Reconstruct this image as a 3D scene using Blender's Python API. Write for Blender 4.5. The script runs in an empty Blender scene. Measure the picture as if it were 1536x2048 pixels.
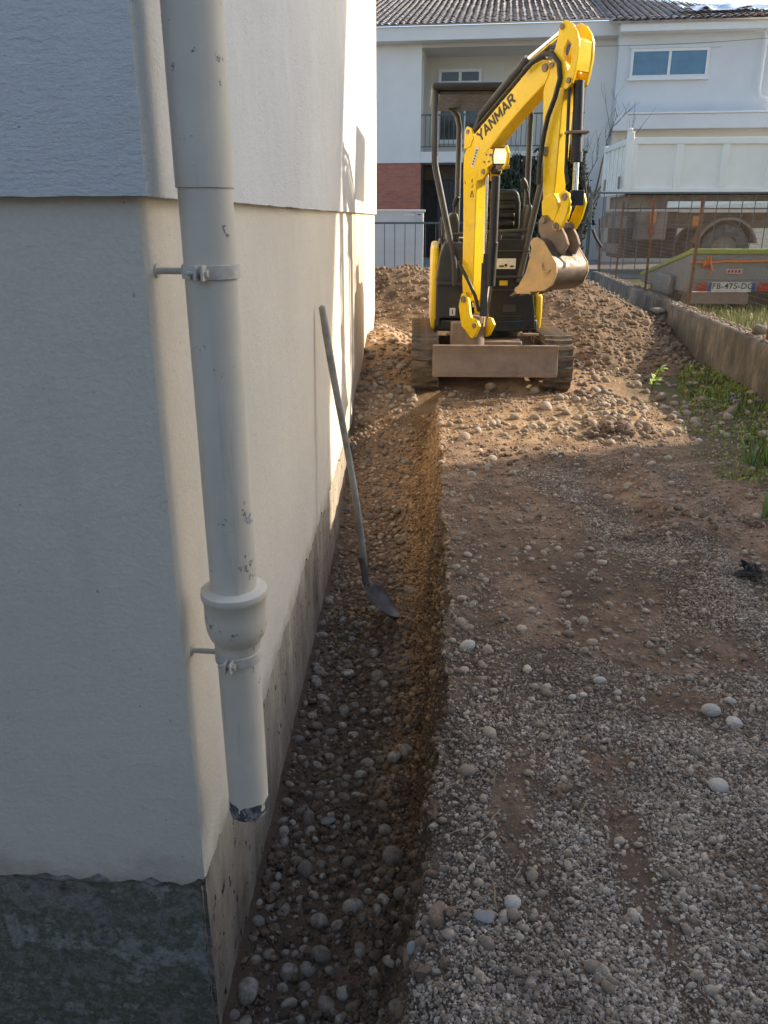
import bpy, bmesh, math, random
import numpy as np
from mathutils import Vector, Matrix

R = math.radians
sc = bpy.context.scene
col = sc.collection
random.seed(7)
rng = np.random.default_rng(11)

# ------------------------------------------------------------------ camera, sky, sun, exposure
cam_d = bpy.data.cameras.new('camera')
cam = bpy.data.objects.new('camera', cam_d); col.objects.link(cam)
cam.location = (0, 0, 1.5)
PITCH = math.atan(589 / 1600.0)
cam.rotation_euler = (math.pi / 2 - PITCH, 0, R(2.2))
cam_d.sensor_fit = 'VERTICAL'; cam_d.sensor_height = 24.0
cam_d.lens = 24.0 * 1600 / 2048
cam_d.clip_start = 0.05; cam_d.clip_end = 2000
sc.camera = cam

SUN_AZ = Vector((0.955, 0.297, 0)).normalized(); SUN_EL = R(26.7)
world = bpy.data.worlds.new('World'); sc.world = world; world.use_nodes = True
wn = world.node_tree.nodes; wn.clear()
sky = wn.new('ShaderNodeTexSky'); sky.sky_type = 'NISHITA'; sky.sun_disc = False
sky.sun_elevation = SUN_EL; sky.sun_rotation = math.atan2(SUN_AZ.x, SUN_AZ.y)
sky.air_density = 1.0; sky.dust_density = 1.6; sky.ozone_density = 1.0
bg = wn.new('ShaderNodeBackground'); bg.inputs['Strength'].default_value = 0.15
wo = wn.new('ShaderNodeOutputWorld')
world.node_tree.links.new(sky.outputs[0], bg.inputs[0]); world.node_tree.links.new(bg.outputs[0], wo.inputs[0])

sun_d = bpy.data.lights.new('sun', 'SUN'); sun_d.energy = 3.9; sun_d.angle = R(0.5); sun_d.color = (1.0, 0.86, 0.68)
sun = bpy.data.objects.new('sun', sun_d); col.objects.link(sun)
to_sun = Vector((SUN_AZ.x * math.cos(SUN_EL), SUN_AZ.y * math.cos(SUN_EL), math.sin(SUN_EL)))
sun.rotation_euler = to_sun.to_track_quat('Z', 'Y').to_euler(); sun.location = (20, 8, 15)

vs = sc.view_settings
vs.view_transform = 'Standard'; vs.look = 'None'; vs.exposure = 1.0; vs.gamma = 1.0; vs.use_curve_mapping = False
sc.cycles.use_denoising = True
sc.cycles.max_bounces = 8; sc.cycles.diffuse_bounces = 5

# ------------------------------------------------------------------ numpy noise
def _h(ix, iy, seed):
    n = (ix.astype(np.int64) * 374761393 + iy.astype(np.int64) * 668265263 + seed * 1442695041) & 0x7fffffff
    n = ((n ^ (n >> 13)) * 1274126177) & 0x7fffffff
    n = n ^ (n >> 16)
    return (n & 0xffff) / 65535.0
def vnoise(x, y, seed=0):
    x = np.asarray(x, float); y = np.asarray(y, float)
    ix = np.floor(x); iy = np.floor(y); fx = x - ix; fy = y - iy
    fx = fx * fx * (3 - 2 * fx); fy = fy * fy * (3 - 2 * fy)
    a = _h(ix, iy, seed); b = _h(ix + 1, iy, seed); c = _h(ix, iy + 1, seed); d = _h(ix + 1, iy + 1, seed)
    return (a + (b - a) * fx) * (1 - fy) + (c + (d - c) * fx) * fy
def fbm(x, y, o=4, seed=0):
    s = 0; a = 1; t = 0
    for k in range(o):
        s = s + a * (vnoise(x * 2 ** k + 17.3 * k, y * 2 ** k - 9.1 * k, seed + k) * 2 - 1); t += a; a *= .5
    return s / t
def sst(a, b, x):
    t = np.clip((x - a) / (b - a), 0, 1); return t * t * (3 - 2 * t)

# ------------------------------------------------------------------ object helpers
def tag(o, label=None, cat=None, group=None, kind=None):
    if label: o['label'] = label
    if cat: o['category'] = cat
    if group: o['group'] = group
    if kind: o['kind'] = kind
    return o
def empty(name, loc=(0, 0, 0), rz=0, label=None, cat=None, group=None):
    o = bpy.data.objects.new(name, None); col.objects.link(o)
    o.location = loc; o.rotation_euler = (0, 0, rz); o.empty_display_size = .1
    return tag(o, label, cat, group)
def obj(name, me, mat=None, parent=None, loc=None):
    o = bpy.data.objects.new(name, me); col.objects.link(o)
    if mat is not None and len(me.materials) == 0: me.materials.append(mat)
    if parent: o.parent = parent
    if loc is not None: o.location = loc
    return o
def smooth_me(me, ang=35):
    me.polygons.foreach_set('use_smooth', [True] * len(me.polygons))
    if ang < 180: me.set_sharp_from_angle(angle=R(ang))
def np_mesh(name, V, F, smooth=True, attrs=None):
    V = np.asarray(V, np.float32); F = np.asarray(F, np.int32)
    me = bpy.data.meshes.new(name)
    me.vertices.add(len(V)); me.vertices.foreach_set('co', V.ravel())
    k = F.shape[1]
    me.loops.add(F.size); me.loops.foreach_set('vertex_index', F.ravel())
    me.polygons.add(len(F)); me.polygons.foreach_set('loop_start', np.arange(0, F.size, k, dtype=np.int32))
    me.polygons.foreach_set('use_smooth', np.full(len(F), smooth))
    me.update(calc_edges=True); me.validate()
    for nm, arr in (attrs or {}).items():
        a = me.attributes.new(nm, 'FLOAT_COLOR', 'POINT'); arr = np.asarray(arr, np.float32)
        a.data.foreach_set('color', np.c_[arr, np.ones(len(arr), np.float32)].astype(np.float32).ravel())
    return me

class MB:
    """collects shapes; build() links them as one mesh object"""
    def __init__(s, org=(0, 0, 0)): s.v = []; s.f = []; s.org = Vector(org)
    def _add(s, vs_, fs):
        b = len(s.v); s.v += [tuple(Vector(p) - s.org) for p in vs_]; s.f += [tuple(i + b for i in f) for f in fs]; return s
    def box(s, c, size, rot=None):
        hx, hy, hz = [a / 2 for a in size]; M = rot or Matrix.Identity(3); c = Vector(c)
        P = [c + M @ Vector((x, y, z)) for z in (-hz, hz) for x, y in ((-hx, -hy), (hx, -hy), (hx, hy), (-hx, hy))]
        return s._add(P, [(3, 2, 1, 0), (4, 5, 6, 7), (0, 1, 5, 4), (1, 2, 6, 5), (2, 3, 7, 6), (3, 0, 4, 7)])
    def bb(s, x0, x1, y0, y1, z0, z1):
        return s.box(((x0 + x1) / 2, (y0 + y1) / 2, (z0 + z1) / 2), (x1 - x0, y1 - y0, z1 - z0))
    def cyl(s, p0, p1, r, n=16, r2=None, cap=True):
        p0 = Vector(p0); p1 = Vector(p1); d = (p1 - p0).normalized(); a = d.orthogonal().normalized(); b = d.cross(a)
        r2 = r if r2 is None else r2
        P = [p0 + (a * math.cos(t) + b * math.sin(t)) * r for t in [2 * math.pi * i / n for i in range(n)]]
        P += [p1 + (a * math.cos(t) + b * math.sin(t)) * r2 for t in [2 * math.pi * i / n for i in range(n)]]
        F = [(i, (i + 1) % n, n + (i + 1) % n, n + i) for i in range(n)]
        if cap: F += [tuple(range(n - 1, -1, -1)), tuple(range(n, 2 * n))]
        return s._add(P, F)
    def tube(s, pts, r, n=10, cap=True):
        pts = [Vector(p) for p in pts]; m = len(pts); rr = r if isinstance(r, (list, tuple)) else [r] * m
        P = []; a = None
        for i, p in enumerate(pts):
            d = (pts[min(i + 1, m - 1)] - pts[max(i - 1, 0)]).normalized()
            a = d.orthogonal().normalized() if a is None else (a - d * a.dot(d)).normalized()
            b = d.cross(a)
            P += [p + (a * math.cos(t) + b * math.sin(t)) * rr[i] for t in [2 * math.pi * k / n for k in range(n)]]
        F = [(i * n + k, i * n + (k + 1) % n, (i + 1) * n + (k + 1) % n, (i + 1) * n + k) for i in range(m - 1) for k in range(n)]
        if cap: F += [tuple(range(n - 1, -1, -1)), tuple(range((m - 1) * n, m * n))]
        return s._add(P, F)
    def prism(s, poly, o, ax, ay, th):
        """2D polygon in frame (o, ax, ay), thickened by vector th"""
        o = Vector(o); ax = Vector(ax); ay = Vector(ay); th = Vector(th); n = len(poly)
        P = [o + ax * u + ay * v for u, v in poly]; P += [p + th for p in P]
        F = [(i, (i + 1) % n, n + (i + 1) % n, n + i) for i in range(n)] + [tuple(range(n - 1, -1, -1)), tuple(range(n, 2 * n))]
        return s._add(P, F)
    def ring(s, outer, inner, o, ax, ay, th):
        o = Vector(o); ax = Vector(ax); ay = Vector(ay); th = Vector(th)
        bm = bmesh.new(); edges = []
        for loop in (outer, inner):
            vv = [bm.verts.new((u, v, 0)) for u, v in loop]
            edges += [bm.edges.new((vv[i], vv[(i + 1) % len(vv)])) for i in range(len(vv))]
        bmesh.ops.triangle_fill(bm, edges=edges, use_beauty=True)
        bm.verts.index_update(); n = len(bm.verts)
        uv = [(v.co.x, v.co.y) for v in bm.verts]; fs = [tuple(v.index for v in f.verts) for f in bm.faces]
        bm.free()
        P = [o + ax * u + ay * v for u, v in uv]; P += [p + th for p in P]
        F = fs + [tuple(n + i for i in reversed(f)) for f in fs]
        k = 0
        for loop in (outer, inner):
            m = len(loop); F += [(k + i, k + (i + 1) % m, n + k + (i + 1) % m, n + k + i) for i in range(m)]; k += m
        return s._add(P, F)
    def lathe(s, prof, c, n=24, axis='z'):
        c = Vector(c); P = []
        for r, z in prof:
            for k in range(n):
                t = 2 * math.pi * k / n; P.append(c + Vector((r * math.cos(t), r * math.sin(t), z)))
        m = len(prof); F = [(i * n + k, i * n + (k + 1) % n, (i + 1) * n + (k + 1) % n, (i + 1) * n + k) for i in range(m - 1) for k in range(n)]
        return s._add(P, F)
    def mesh(s, name, ang=35):
        me = bpy.data.meshes.new(name); me.from_pydata(s.v, [], s.f)
        bm = bmesh.new(); bm.from_mesh(me); bmesh.ops.recalc_face_normals(bm, faces=bm.faces); bm.to_mesh(me); bm.free()
        smooth_me(me, ang); return me
    def build(s, name, mat, parent=None, bevel=0, loc=None, ang=35, seg=2):
        o = obj(name, s.mesh(name, ang), mat, parent, loc)
        if bevel:
            b = o.modifiers.new('bevel', 'BEVEL'); b.width = bevel; b.segments = seg; b.limit_method = 'ANGLE'; b.angle_limit = R(30); b.harden_normals = False
        return o

# ------------------------------------------------------------------ material helpers
def new_mat(name):
    m = bpy.data.materials.new(name); m.use_nodes = True
    nt = m.node_tree; nt.nodes.clear()
    out = nt.nodes.new('ShaderNodeOutputMaterial'); b = nt.nodes.new('ShaderNodeBsdfPrincipled')
    nt.links.new(b.outputs[0], out.inputs[0]); return m, nt, b
def N(nt, t, **kw):
    n = nt.nodes.new(t)
    for k, v in kw.items():
        if k.startswith('i_'): n.inputs[k[2:].replace('_', ' ')].default_value = v
        else: setattr(n, k, v)
    return n
def ramp(nt, fac, stops):
    r = nt.nodes.new('ShaderNodeValToRGB'); e = r.color_ramp.elements
    while len(e) < len(stops): e.new(.5)
    for i, (p, c) in enumerate(stops):
        e[i].position = p; e[i].color = (c[0], c[1], c[2], 1) if isinstance(c, (tuple, list)) else (c, c, c, 1)
    nt.links.new(fac, r.inputs[0]); return r.outputs[0]
def noise(nt, vec, scale, detail=4, rough=.55, dist=0):
    n = N(nt, 'ShaderNodeTexNoise'); n.inputs['Scale'].default_value = scale; n.inputs['Detail'].default_value = detail
    n.inputs['Roughness'].default_value = rough; n.inputs['Distortion'].default_value = dist
    nt.links.new(vec, n.inputs['Vector']); return n.outputs['Fac']
def mapped(nt, vec, scale=(1, 1, 1), rot=(0, 0, 0)):
    n = N(nt, 'ShaderNodeMapping'); n.inputs['Scale'].default_value = scale; n.inputs['Rotation'].default_value = rot
    nt.links.new(vec, n.inputs['Vector']); return n.outputs[0]
def mixc(nt, fac, a, b, mode='MIX'):
    m = N(nt, 'ShaderNodeMix', data_type='RGBA', blend_type=mode)
    for sock, v in ((m.inputs[0], fac), (m.inputs[6], a), (m.inputs[7], b)):
        if isinstance(v, (int, float)): sock.default_value = v
        elif isinstance(v, (tuple, list)): sock.default_value = (v[0], v[1], v[2], 1)
        else: nt.links.new(v, sock)
    return m.outputs[2]
def mth(nt, op, a, b=None, c=None):
    m = N(nt, 'ShaderNodeMath', operation=op)
    for i, v in enumerate((a, b, c)):
        if v is None: continue
        if isinstance(v, (int, float)): m.inputs[i].default_value = v
        else: nt.links.new(v, m.inputs[i])
    return m.outputs[0]
def bump(nt, bsdf, h, strength=.5, dist=.01, prev=None):
    b = N(nt, 'ShaderNodeBump'); b.inputs['Strength'].default_value = strength; b.inputs['Distance'].default_value = dist
    nt.links.new(h, b.inputs['Height'])
    if prev is not None: nt.links.new(prev, b.inputs['Normal'])
    nt.links.new(b.outputs[0], bsdf.inputs['Normal']); return b.outputs[0]
def tco(nt, which='Object'): return N(nt, 'ShaderNodeTexCoord').outputs[which]
def pm(name, base, var=.25, scale=6, rough=.7, metal=0, bmp=None, dirt=None, dscale=3, dlo=.5, dhi=.75, coat=0, spec=.5, rvar=.12):
    """base colour with mottling, optional dirt colour in noisy patches, optional fine bump"""
    m, nt, b = new_mat(name); co = tco(nt)
    f = noise(nt, co, scale, 6, .6)
    c = ramp(nt, f, [(.25, [x * (1 - var) for x in base]), (.75, [min(1, x * (1 + var)) for x in base])])
    r = ramp(nt, noise(nt, co, scale * 2.3, 4), [(.3, max(0, rough - rvar)), (.7, min(1, rough + rvar))])
    if dirt:
        d = ramp(nt, noise(nt, co, dscale, 8, .68), [(dlo, 0), (dhi, 1)])
        c = mixc(nt, d, c, dirt); r = mixc(nt, d, r, (.92, .92, .92))
    nt.links.new(c, b.inputs['Base Color']); nt.links.new(r, b.inputs['Roughness'])
    b.inputs['Metallic'].default_value = metal; b.inputs['Specular IOR Level'].default_value = spec
    b.inputs['Coat Weight'].default_value = coat
    if bmp: bump(nt, b, noise(nt, co, bmp[0], 6, .6), bmp[1], bmp[2])
    return m
# ------------------------------------------------------------------ ground
XW = -0.51; YC = 1.55; YF = 10.28            # house side wall plane, near corner, far corner
EXC_Z = 0.125                                  # ground under the digger
def wall_x(y): return 2.95 + 0.055 * (np.asarray(y, float) - 6.9)   # front face of the low garden wall
def edge_x(y):
    e = np.interp(y, [-2, 1.0, 1.37, 2.0, 3.0, 4.3, 5.3, 6.0, 6.7], [-.03, -.02, 0.0, .07, .125, .16, .155, .16, .22])
    return e + .035 * fbm(y * 2.6, y * 0 + 3.1, 3, 5) + .018 * fbm(y * 11, y * 0 + 8.1, 2, 6)
def trench_amt(y): return 1 - sst(6.15, 6.75, y + .12 * fbm(y * 3, y * 0, 2, 9))
def floor_z(y): return np.interp(y, [-3, 1.2, 4.6, 5.4, 6.1, 6.7, 7.4], [-.68, -.67, -.64, -.56, -.33, -.06, .05])
def g_base(x, y):
    z = .030 * fbm(x * .9 + 3, y * .9, 3, 21) + .020 * fbm(x * 4, y * 4, 3, 22) + .011 * fbm(x * 15, y * 15, 4, 23)
    z = z + .10 * sst(5.2, 6.6, y) * sst(-.6, -.1, x + .4) * (1 - sst(1.5, 2.3, x))
    z = z + .28 * np.exp(-((x + .30) / .42) ** 2 - ((y - 8.7) / .9) ** 2) + .10 * np.exp(-((x + .15) / .25) ** 2 - ((y - 7.35) / .35) ** 2)
    # ruts and ridges pushed up by the tracks
    z = z - .028 * np.exp(-((x - 1.02 - .05 * (y - 3)) / .13) ** 2) * sst(2.2, 3.2, y) * (1 - sst(4.8, 5.6, y))
    z = z + .030 * np.exp(-((x - 1.30 - .06 * (y - 3)) / .10) ** 2) * sst(2.4, 3.2, y) * (1 - sst(5, 5.8, y))
    z = z - .022 * np.exp(-((x - .62) / .2) ** 2 - ((y - 3.1) / .5) ** 2)
    # clods
    z = z + .075 * np.exp(-((x - 1.45) / .16) ** 2 - ((y - 5.72) / .11) ** 2) * (.7 + .6 * fbm(x * 14, y * 14, 3, 31))
    z = z + .035 * np.exp(-((x - 1.5) / .22) ** 2 - ((y - 3.85) / .16) ** 2)
    z = z + .03 * np.exp(-((x - .75) / .3) ** 2 - ((y - 5.2) / .12) ** 2)
    # tread print left by the track
    m = sst(1.20, 1.23, x) * (1 - sst(1.42, 1.45, x)) * sst(5.75, 5.95, y) * (1 - sst(6.75, 6.9, y))
    lug = np.clip(np.cos(2 * np.pi * (y + .12 * np.abs(x - 1.325)) / .085) * 2, -1, 1)
    z = z + m * (-.02 + .016 * lug + .014 * np.exp(-((x - 1.325) / .018) ** 2))
    # lawn strip beside the wall
    z = z + .05 * sst(1.9, 2.8, x) * (1 - sst(8, 9, y))
    return z
def H(x, y):
    x = np.asarray(x, float); y = np.asarray(y, float)
    g = g_base(x, y)
    near = (np.abs(x) < 6) & (y < 16)
    g = np.where(near, g, g * 0)
    g = g + .30 * sst(12.5, 16.5, y)
    xe = edge_x(y); w = .085 + .035 * fbm(y * 3.3, y * 0 + 1.7, 2, 41)
    d = xe - x
    t = np.clip((d + .02) / (w + .02), 0, 1)
    p = 1 - (1 - t) ** 1.5
    fl = floor_z(y) + .018 * np.exp(-(x - XW) / .05) + .020 * fbm(x * 6, y * 6, 3, 51) + .010 * fbm(x * 23, y * 23, 2, 52)
    tr = trench_amt(y) * (d > -.02)
    z = g + (fl - g) * p * tr
    # slumped bank at the near end
    s = np.exp(-((x - xe - .01) / .07) ** 2) * (1 - sst(1.7, 2.3, y))
    z = z - .05 * s * trench_amt(y)
    # dug away in front of the house end wall, and under the house
    z = np.where((x < XW - .035) & (y < YF - .3), np.minimum(z, -.72), z)
    # garden level beyond the low wall
    yard = (x > wall_x(y) + .08) & (y < 17.5) & (y > -8)
    z = np.where(yard, np.where(y < 17, .36 + .02 * fbm(x * 2, y * 2, 3, 61), .3), z)
    return z

gx = np.concatenate([np.linspace(-90, -6, 8), np.linspace(-5, -.62, 12), np.arange(-.58, .36, .0085), np.arange(.36, 2.0, .0145), np.arange(2.0, 3.5, .03), np.linspace(3.6, 8, 24), np.linspace(9, 120, 14)])
gy = np.concatenate([np.linspace(-40, .4, 10), np.arange(.6, 1.1, .02), np.arange(1.1, 3.6, .0105), np.arange(3.6, 7.2, .0175), np.arange(7.2, 13, .05), np.linspace(13, 40, 40), np.linspace(45, 400, 16)])
GX, GY = np.meshgrid(gx, gy)
GZ = H(GX, GY)
gw, gh = len(gx), len(gy)
xe = edge_x(GY); onwall = np.clip((xe - GX) / .2, 0, 1) * np.clip((GX - xe + .28) / .1, 0, 1) * trench_amt(GY) * (GX > XW)
def shift_x(y, z): return (.050 * fbm(y * 6, z * 8, 3, 71) + .030 * fbm(y * 24, z * 30, 3, 72))
GXs = GX + onwall * (.050 * fbm(GY * 6, GZ * 8, 3, 71) + .030 * fbm(GY * 24, GZ * 30, 3, 72))
depth = np.clip(-GZ / .62, 0, 1) * (GX > XW - .05)
ELL = ((.74, 3.15, .26, .42, 1.0), (.56, 1.62, .07, .34, .75), (.33, 1.95, .08, .17, .8), (1.1, 2.62, .34, .14, .8), (.27, 1.72, .06, .12, .6),
                              (.85, 2.30, .16, .10, .7), (.55, 4.0, .4, .3, .6), (1.25, 3.95, .25, .2, .7), (.4, 2.9, .1, .25, .45), (.98, 1.95, .2, .05, .4), (.30, 1.55, .09, .22, .7), (.85, 1.55, .12, .3, .6), (.62, 2.0, .14, .1, .6))
def gravel_mask(x, y):
    g = .78 - .55 * sst(2.2, 3.8, y) - .25 * sst(4.4, 5.4, y)
    # pale gravel band running off to the right
    tt = np.clip((y - 2.3) / (4.9 - 2.3), 0, 1); bx = 1.62 - .85 * tt
    g = g + .80 * np.exp(-((x - bx) / (.26 - .10 * tt)) ** 2) * sst(2.2, 2.9, y) * (1 - sst(4.7, 5.3, y))
    for cx, cy, rx, ry, a in ELL:
        g = g - a * np.exp(-((x - cx) / rx) ** 2 - ((y - cy) / ry) ** 2)
    g = g - .9 * sst(1.5, 1.9, x + .1 * (3 - y)) + .62 * fbm(x * 3.0, y * 3.0, 4, 81) + .15 * fbm(x * 13, y * 13, 2, 82)
    g = g * (1 - np.clip(depth_at(x, y) * 6, 0, 1))
    return np.clip(g, 0, 1)
def depth_at(x, y): return np.clip((edge_x(y) - .03 - x) / .1, 0, 1) * trench_amt(y)
GM = gravel_mask(GX, GY)
clay_sun = np.clip(onwall * 1.6, 0, 1) * (.12 + .88 * sst(2.0, 3.6, GY)) + .75 * sst(5.0, 6.0, GY) * (1 - sst(1.6, 2.4, GX)) * (GX > -.6)  # bank clay, plus sunlight painted as paler soil over the sunlit yard
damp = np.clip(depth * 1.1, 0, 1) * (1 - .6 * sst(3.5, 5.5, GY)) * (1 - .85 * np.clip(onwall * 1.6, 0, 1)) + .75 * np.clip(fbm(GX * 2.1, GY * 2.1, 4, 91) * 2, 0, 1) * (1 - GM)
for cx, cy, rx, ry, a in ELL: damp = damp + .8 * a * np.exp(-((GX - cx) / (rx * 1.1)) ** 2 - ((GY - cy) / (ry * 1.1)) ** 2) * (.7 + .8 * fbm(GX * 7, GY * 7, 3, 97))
turf = sst(1.75, 2.5, GX + .35 * fbm(GX * 2.5, GY * 2.5, 3, 95) - .10 * (5 - GY) * (GY < 5)) * (GY < 8.6) * (GX < 3.2) * sst(2.6, 3.6, GY) + ((GX > wall_x(GY) + .08) & (GY < 16.9)) * (GX < 60) * 1.0
turf = np.clip(turf, 0, 1)
far = ((GY > 13) & (GX < 3.6)) | (GY > 17)
gcol = np.stack([GM, np.clip(clay_sun, 0, 1), np.clip(damp, 0, 1)], -1).reshape(-1, 3)
gcol2 = np.stack([turf, far * 1.0, depth], -1).reshape(-1, 3)
idx = np.arange(gw * gh).reshape(gh, gw)
GF = np.stack([idx[:-1, :-1], idx[:-1, 1:], idx[1:, 1:], idx[1:, :-1]], -1).reshape(-1, 4)
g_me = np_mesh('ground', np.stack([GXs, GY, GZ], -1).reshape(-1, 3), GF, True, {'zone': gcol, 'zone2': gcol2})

def ground_mat():
    m, nt, b = new_mat('soil'); co = tco(nt)
    at = N(nt, 'ShaderNodeAttribute', attribute_name='zone'); sep = N(nt, 'ShaderNodeSeparateColor'); nt.links.new(at.outputs['Color'], sep.inputs[0])
    at2 = N(nt, 'ShaderNodeAttribute', attribute_name='zone2'); sep2 = N(nt, 'ShaderNodeSeparateColor'); nt.links.new(at2.outputs['Color'], sep2.inputs[0])
    f1 = noise(nt, co, 5, 9, .65); f2 = noise(nt, co, 60, 6, .7); f3 = noise(nt, co, 260, 3, .7)
    soil = ramp(nt, f1, [(.30, (.10, .060, .038)), (.46, (.20, .125, .080)), (.58, (.28, .19, .125)), (.74, (.40, .295, .21))])
    soil = mixc(nt, .8, soil, ramp(nt, f2, [(.3, (.35, .35, .35)), (.7, (.95, .93, .9))]), 'OVERLAY')
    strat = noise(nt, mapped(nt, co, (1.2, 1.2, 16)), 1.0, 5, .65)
    clay_sun_col = ramp(nt, mth(nt, 'ADD', mth(nt, 'MULTIPLY', f1, .5), mth(nt, 'MULTIPLY', strat, .5)), [(.36, (.24, .135, .062)), (.46, (.42, .26, .13)), (.56, (.54, .375, .21)), (.66, (.36, .23, .12))])  # clay tone, lightened so the yard patch looks sunlit
    clay_sun_col = mixc(nt, .7, clay_sun_col, ramp(nt, f2, [(.3, (.3, .3, .3)), (.7, (.8, .8, .8))]), 'OVERLAY')
    c = mixc(nt, mth(nt, 'MULTIPLY', sep.outputs[1], .85), soil, clay_sun_col)
    vor = N(nt, 'ShaderNodeTexVoronoi'); vor.inputs['Scale'].default_value = 75; nt.links.new(co, vor.inputs['Vector'])
    gr = ramp(nt, f3, [(.3, (.075, .058, .042)), (.7, (.24, .195, .15))])
    gr = mixc(nt, ramp(nt, vor.outputs['Distance'], [(.25, 0), (.6, .85)]), gr, (.06, .045, .035))
    c = mixc(nt, ramp(nt, sep.outputs[0], [(.15, 0), (.75, .85)]), c, gr)
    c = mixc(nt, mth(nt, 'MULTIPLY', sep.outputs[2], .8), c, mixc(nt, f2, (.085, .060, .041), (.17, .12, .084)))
    c = mixc(nt, mth(nt, 'MULTIPLY', sep2.outputs[0], ramp(nt, f1, [(.3, .4), (.6, .95)])), c, ramp(nt, f2, [(.3, (.055, .075, .022)), (.7, (.13, .16, .05))]))
    c = mixc(nt, sep2.outputs[1], c, ramp(nt, f1, [(.3, (.22, .215, .21)), (.7, (.33, .325, .315))]))
    nt.links.new(c, b.inputs['Base Color']); b.inputs['Roughness'].default_value = .93; b.inputs['Specular IOR Level'].default_value = .25
    p = bump(nt, b, noise(nt, co, 38, 8, .7), .9, .02)
    bump(nt, b, noise(nt, co, 170, 5, .75), .9, .006, p)
    return m
M_soil = ground_mat()
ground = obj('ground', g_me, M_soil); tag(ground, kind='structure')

# ---- stones: a few shared shapes
def stone_shape(seed, flat=.6, lump=.12, sub=2, ang=0):
    bm = bmesh.new(); bmesh.ops.create_icosphere(bm, subdivisions=sub, radius=1); r = random.Random(seed)
    sx, sy, sz = 1.0, r.uniform(.62, .9), r.uniform(flat - .12, flat + .12)
    ph = [Vector((r.uniform(-1, 1), r.uniform(-1, 1), r.uniform(-1, 1))) * 2.2 for _ in range(5)]; of = [r.uniform(0, 6) for _ in range(5)]
    for v in bm.verts:
        p = v.co.copy(); k = 1 + lump * sum(math.sin(p.dot(a) + o) for a, o in zip(ph, of)) / 2.2
        if ang: k *= 1 + r.uniform(-ang, ang)
        v.co = Vector((p.x * sx, p.y * sy, p.z * sz)) * k
    V = np.array([v.co[:] for v in bm.verts]); F = np.array([[v.index for v in f.verts] for f in bm.faces]); bm.free()
    return V, F
COB = [stone_shape(100 + i) for i in range(9)]
COBH = [stone_shape(100 + i, sub=3) for i in range(9)]
CLOD = [stone_shape(300 + i, .7, .30, 2, .22) for i in range(6)]
PEB = [stone_shape(200 + i, .65, .16, 1, .20) for i in range(10)]

OCT = []
for i in range(10):
    r_ = random.Random(900 + i); OCT.append((np.array([[1, 0, 0], [-1, 0, 0], [0, .85, 0], [0, -.85, 0], [0, 0, .7], [0, 0, -.7]]) * np.array([[r_.uniform(.75, 1.25)] for _ in range(6)]) + np.array([[r_.uniform(-.18, .18) for _ in range(3)] for _ in range(6)]), np.array([[0, 2, 4], [2, 1, 4], [1, 3, 4], [3, 0, 4], [2, 0, 5], [1, 2, 5], [3, 1, 5], [0, 3, 5]])))
def stone_mat(name, lo, hi, dust, dlo=.42, dhi=.7, attr=False, wet=0):
    m, nt, b = new_mat(name); co = tco(nt)
    if attr: rnd = N(nt, 'ShaderNodeAttribute', attribute_name='tone').outputs['Fac']
    else: rnd = N(nt, 'ShaderNodeObjectInfo').outputs['Random']
    c = ramp(nt, rnd, [(0, lo), (.35, [a * .6 + b_ * .4 for a, b_ in zip(lo, hi)]), (.75, hi), (.95, [min(1, x * 1.15) for x in hi]), (1, [min(1, x * 1.45) for x in hi])])
    pos = N(nt, 'ShaderNodeNewGeometry').outputs['Position']
    f = noise(nt, pos, 45, 6, .65)
    c = mixc(nt, .45, c, ramp(nt, noise(nt, pos, 160, 3), [(.3, (.35, .35, .35)), (.7, (.7, .7, .7))]), 'OVERLAY')
    c = mixc(nt, ramp(nt, f, [(dlo, 0), (dhi, .9)]), c, dust)
    if wet: c = mixc(nt, ramp(nt, noise(nt, pos, 2.6, 5, .6), [(.40, wet), (.56, 0)]), c, mixc(nt, .5, (.075, .05, .034), c))
    nt.links.new(c, b.inputs['Base Color']); b.inputs['Roughness'].default_value = .82; b.inputs['Specular IOR Level'].default_value = .3
    bump(nt, b, noise(nt, pos, 220, 4, .6), .35, .002)
    return m
M_cob_t = stone_mat('cobble_damp', (.16, .14, .115), (.37, .335, .275), (.17, .12, .08), .38, .64)
M_cob_ta = stone_mat('cobble_damp_small', (.15, .13, .105), (.34, .30, .245), (.16, .11, .075), .38, .64, True)
M_cob_g = stone_mat('cobble_dry', (.19, .15, .11), (.45, .375, .285), (.30, .21, .13), .40, .68)
M_cob_ga = stone_mat('cobble_dry_small', (.18, .14, .105), (.42, .345, .26), (.27, .19, .12), .40, .68, True)
M_grav = stone_mat('path_gravel', (.18, .138, .102), (.51, .42, .33), (.25, .174, .117), .42, .68, True, .9)
M_heap = stone_mat('heap_stone', (.15, .115, .08), (.31, .245, .175), (.20, .137, .085), .34, .62)
M_heapa = stone_mat('heap_stone_small', (.14, .108, .076), (.29, .225, .16), (.19, .13, .08), .34, .62, True)
M_pale = stone_mat('pale_pebble', (.36, .32, .265), (.50, .455, .385), (.34, .29, .23), .5, .8)

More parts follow.
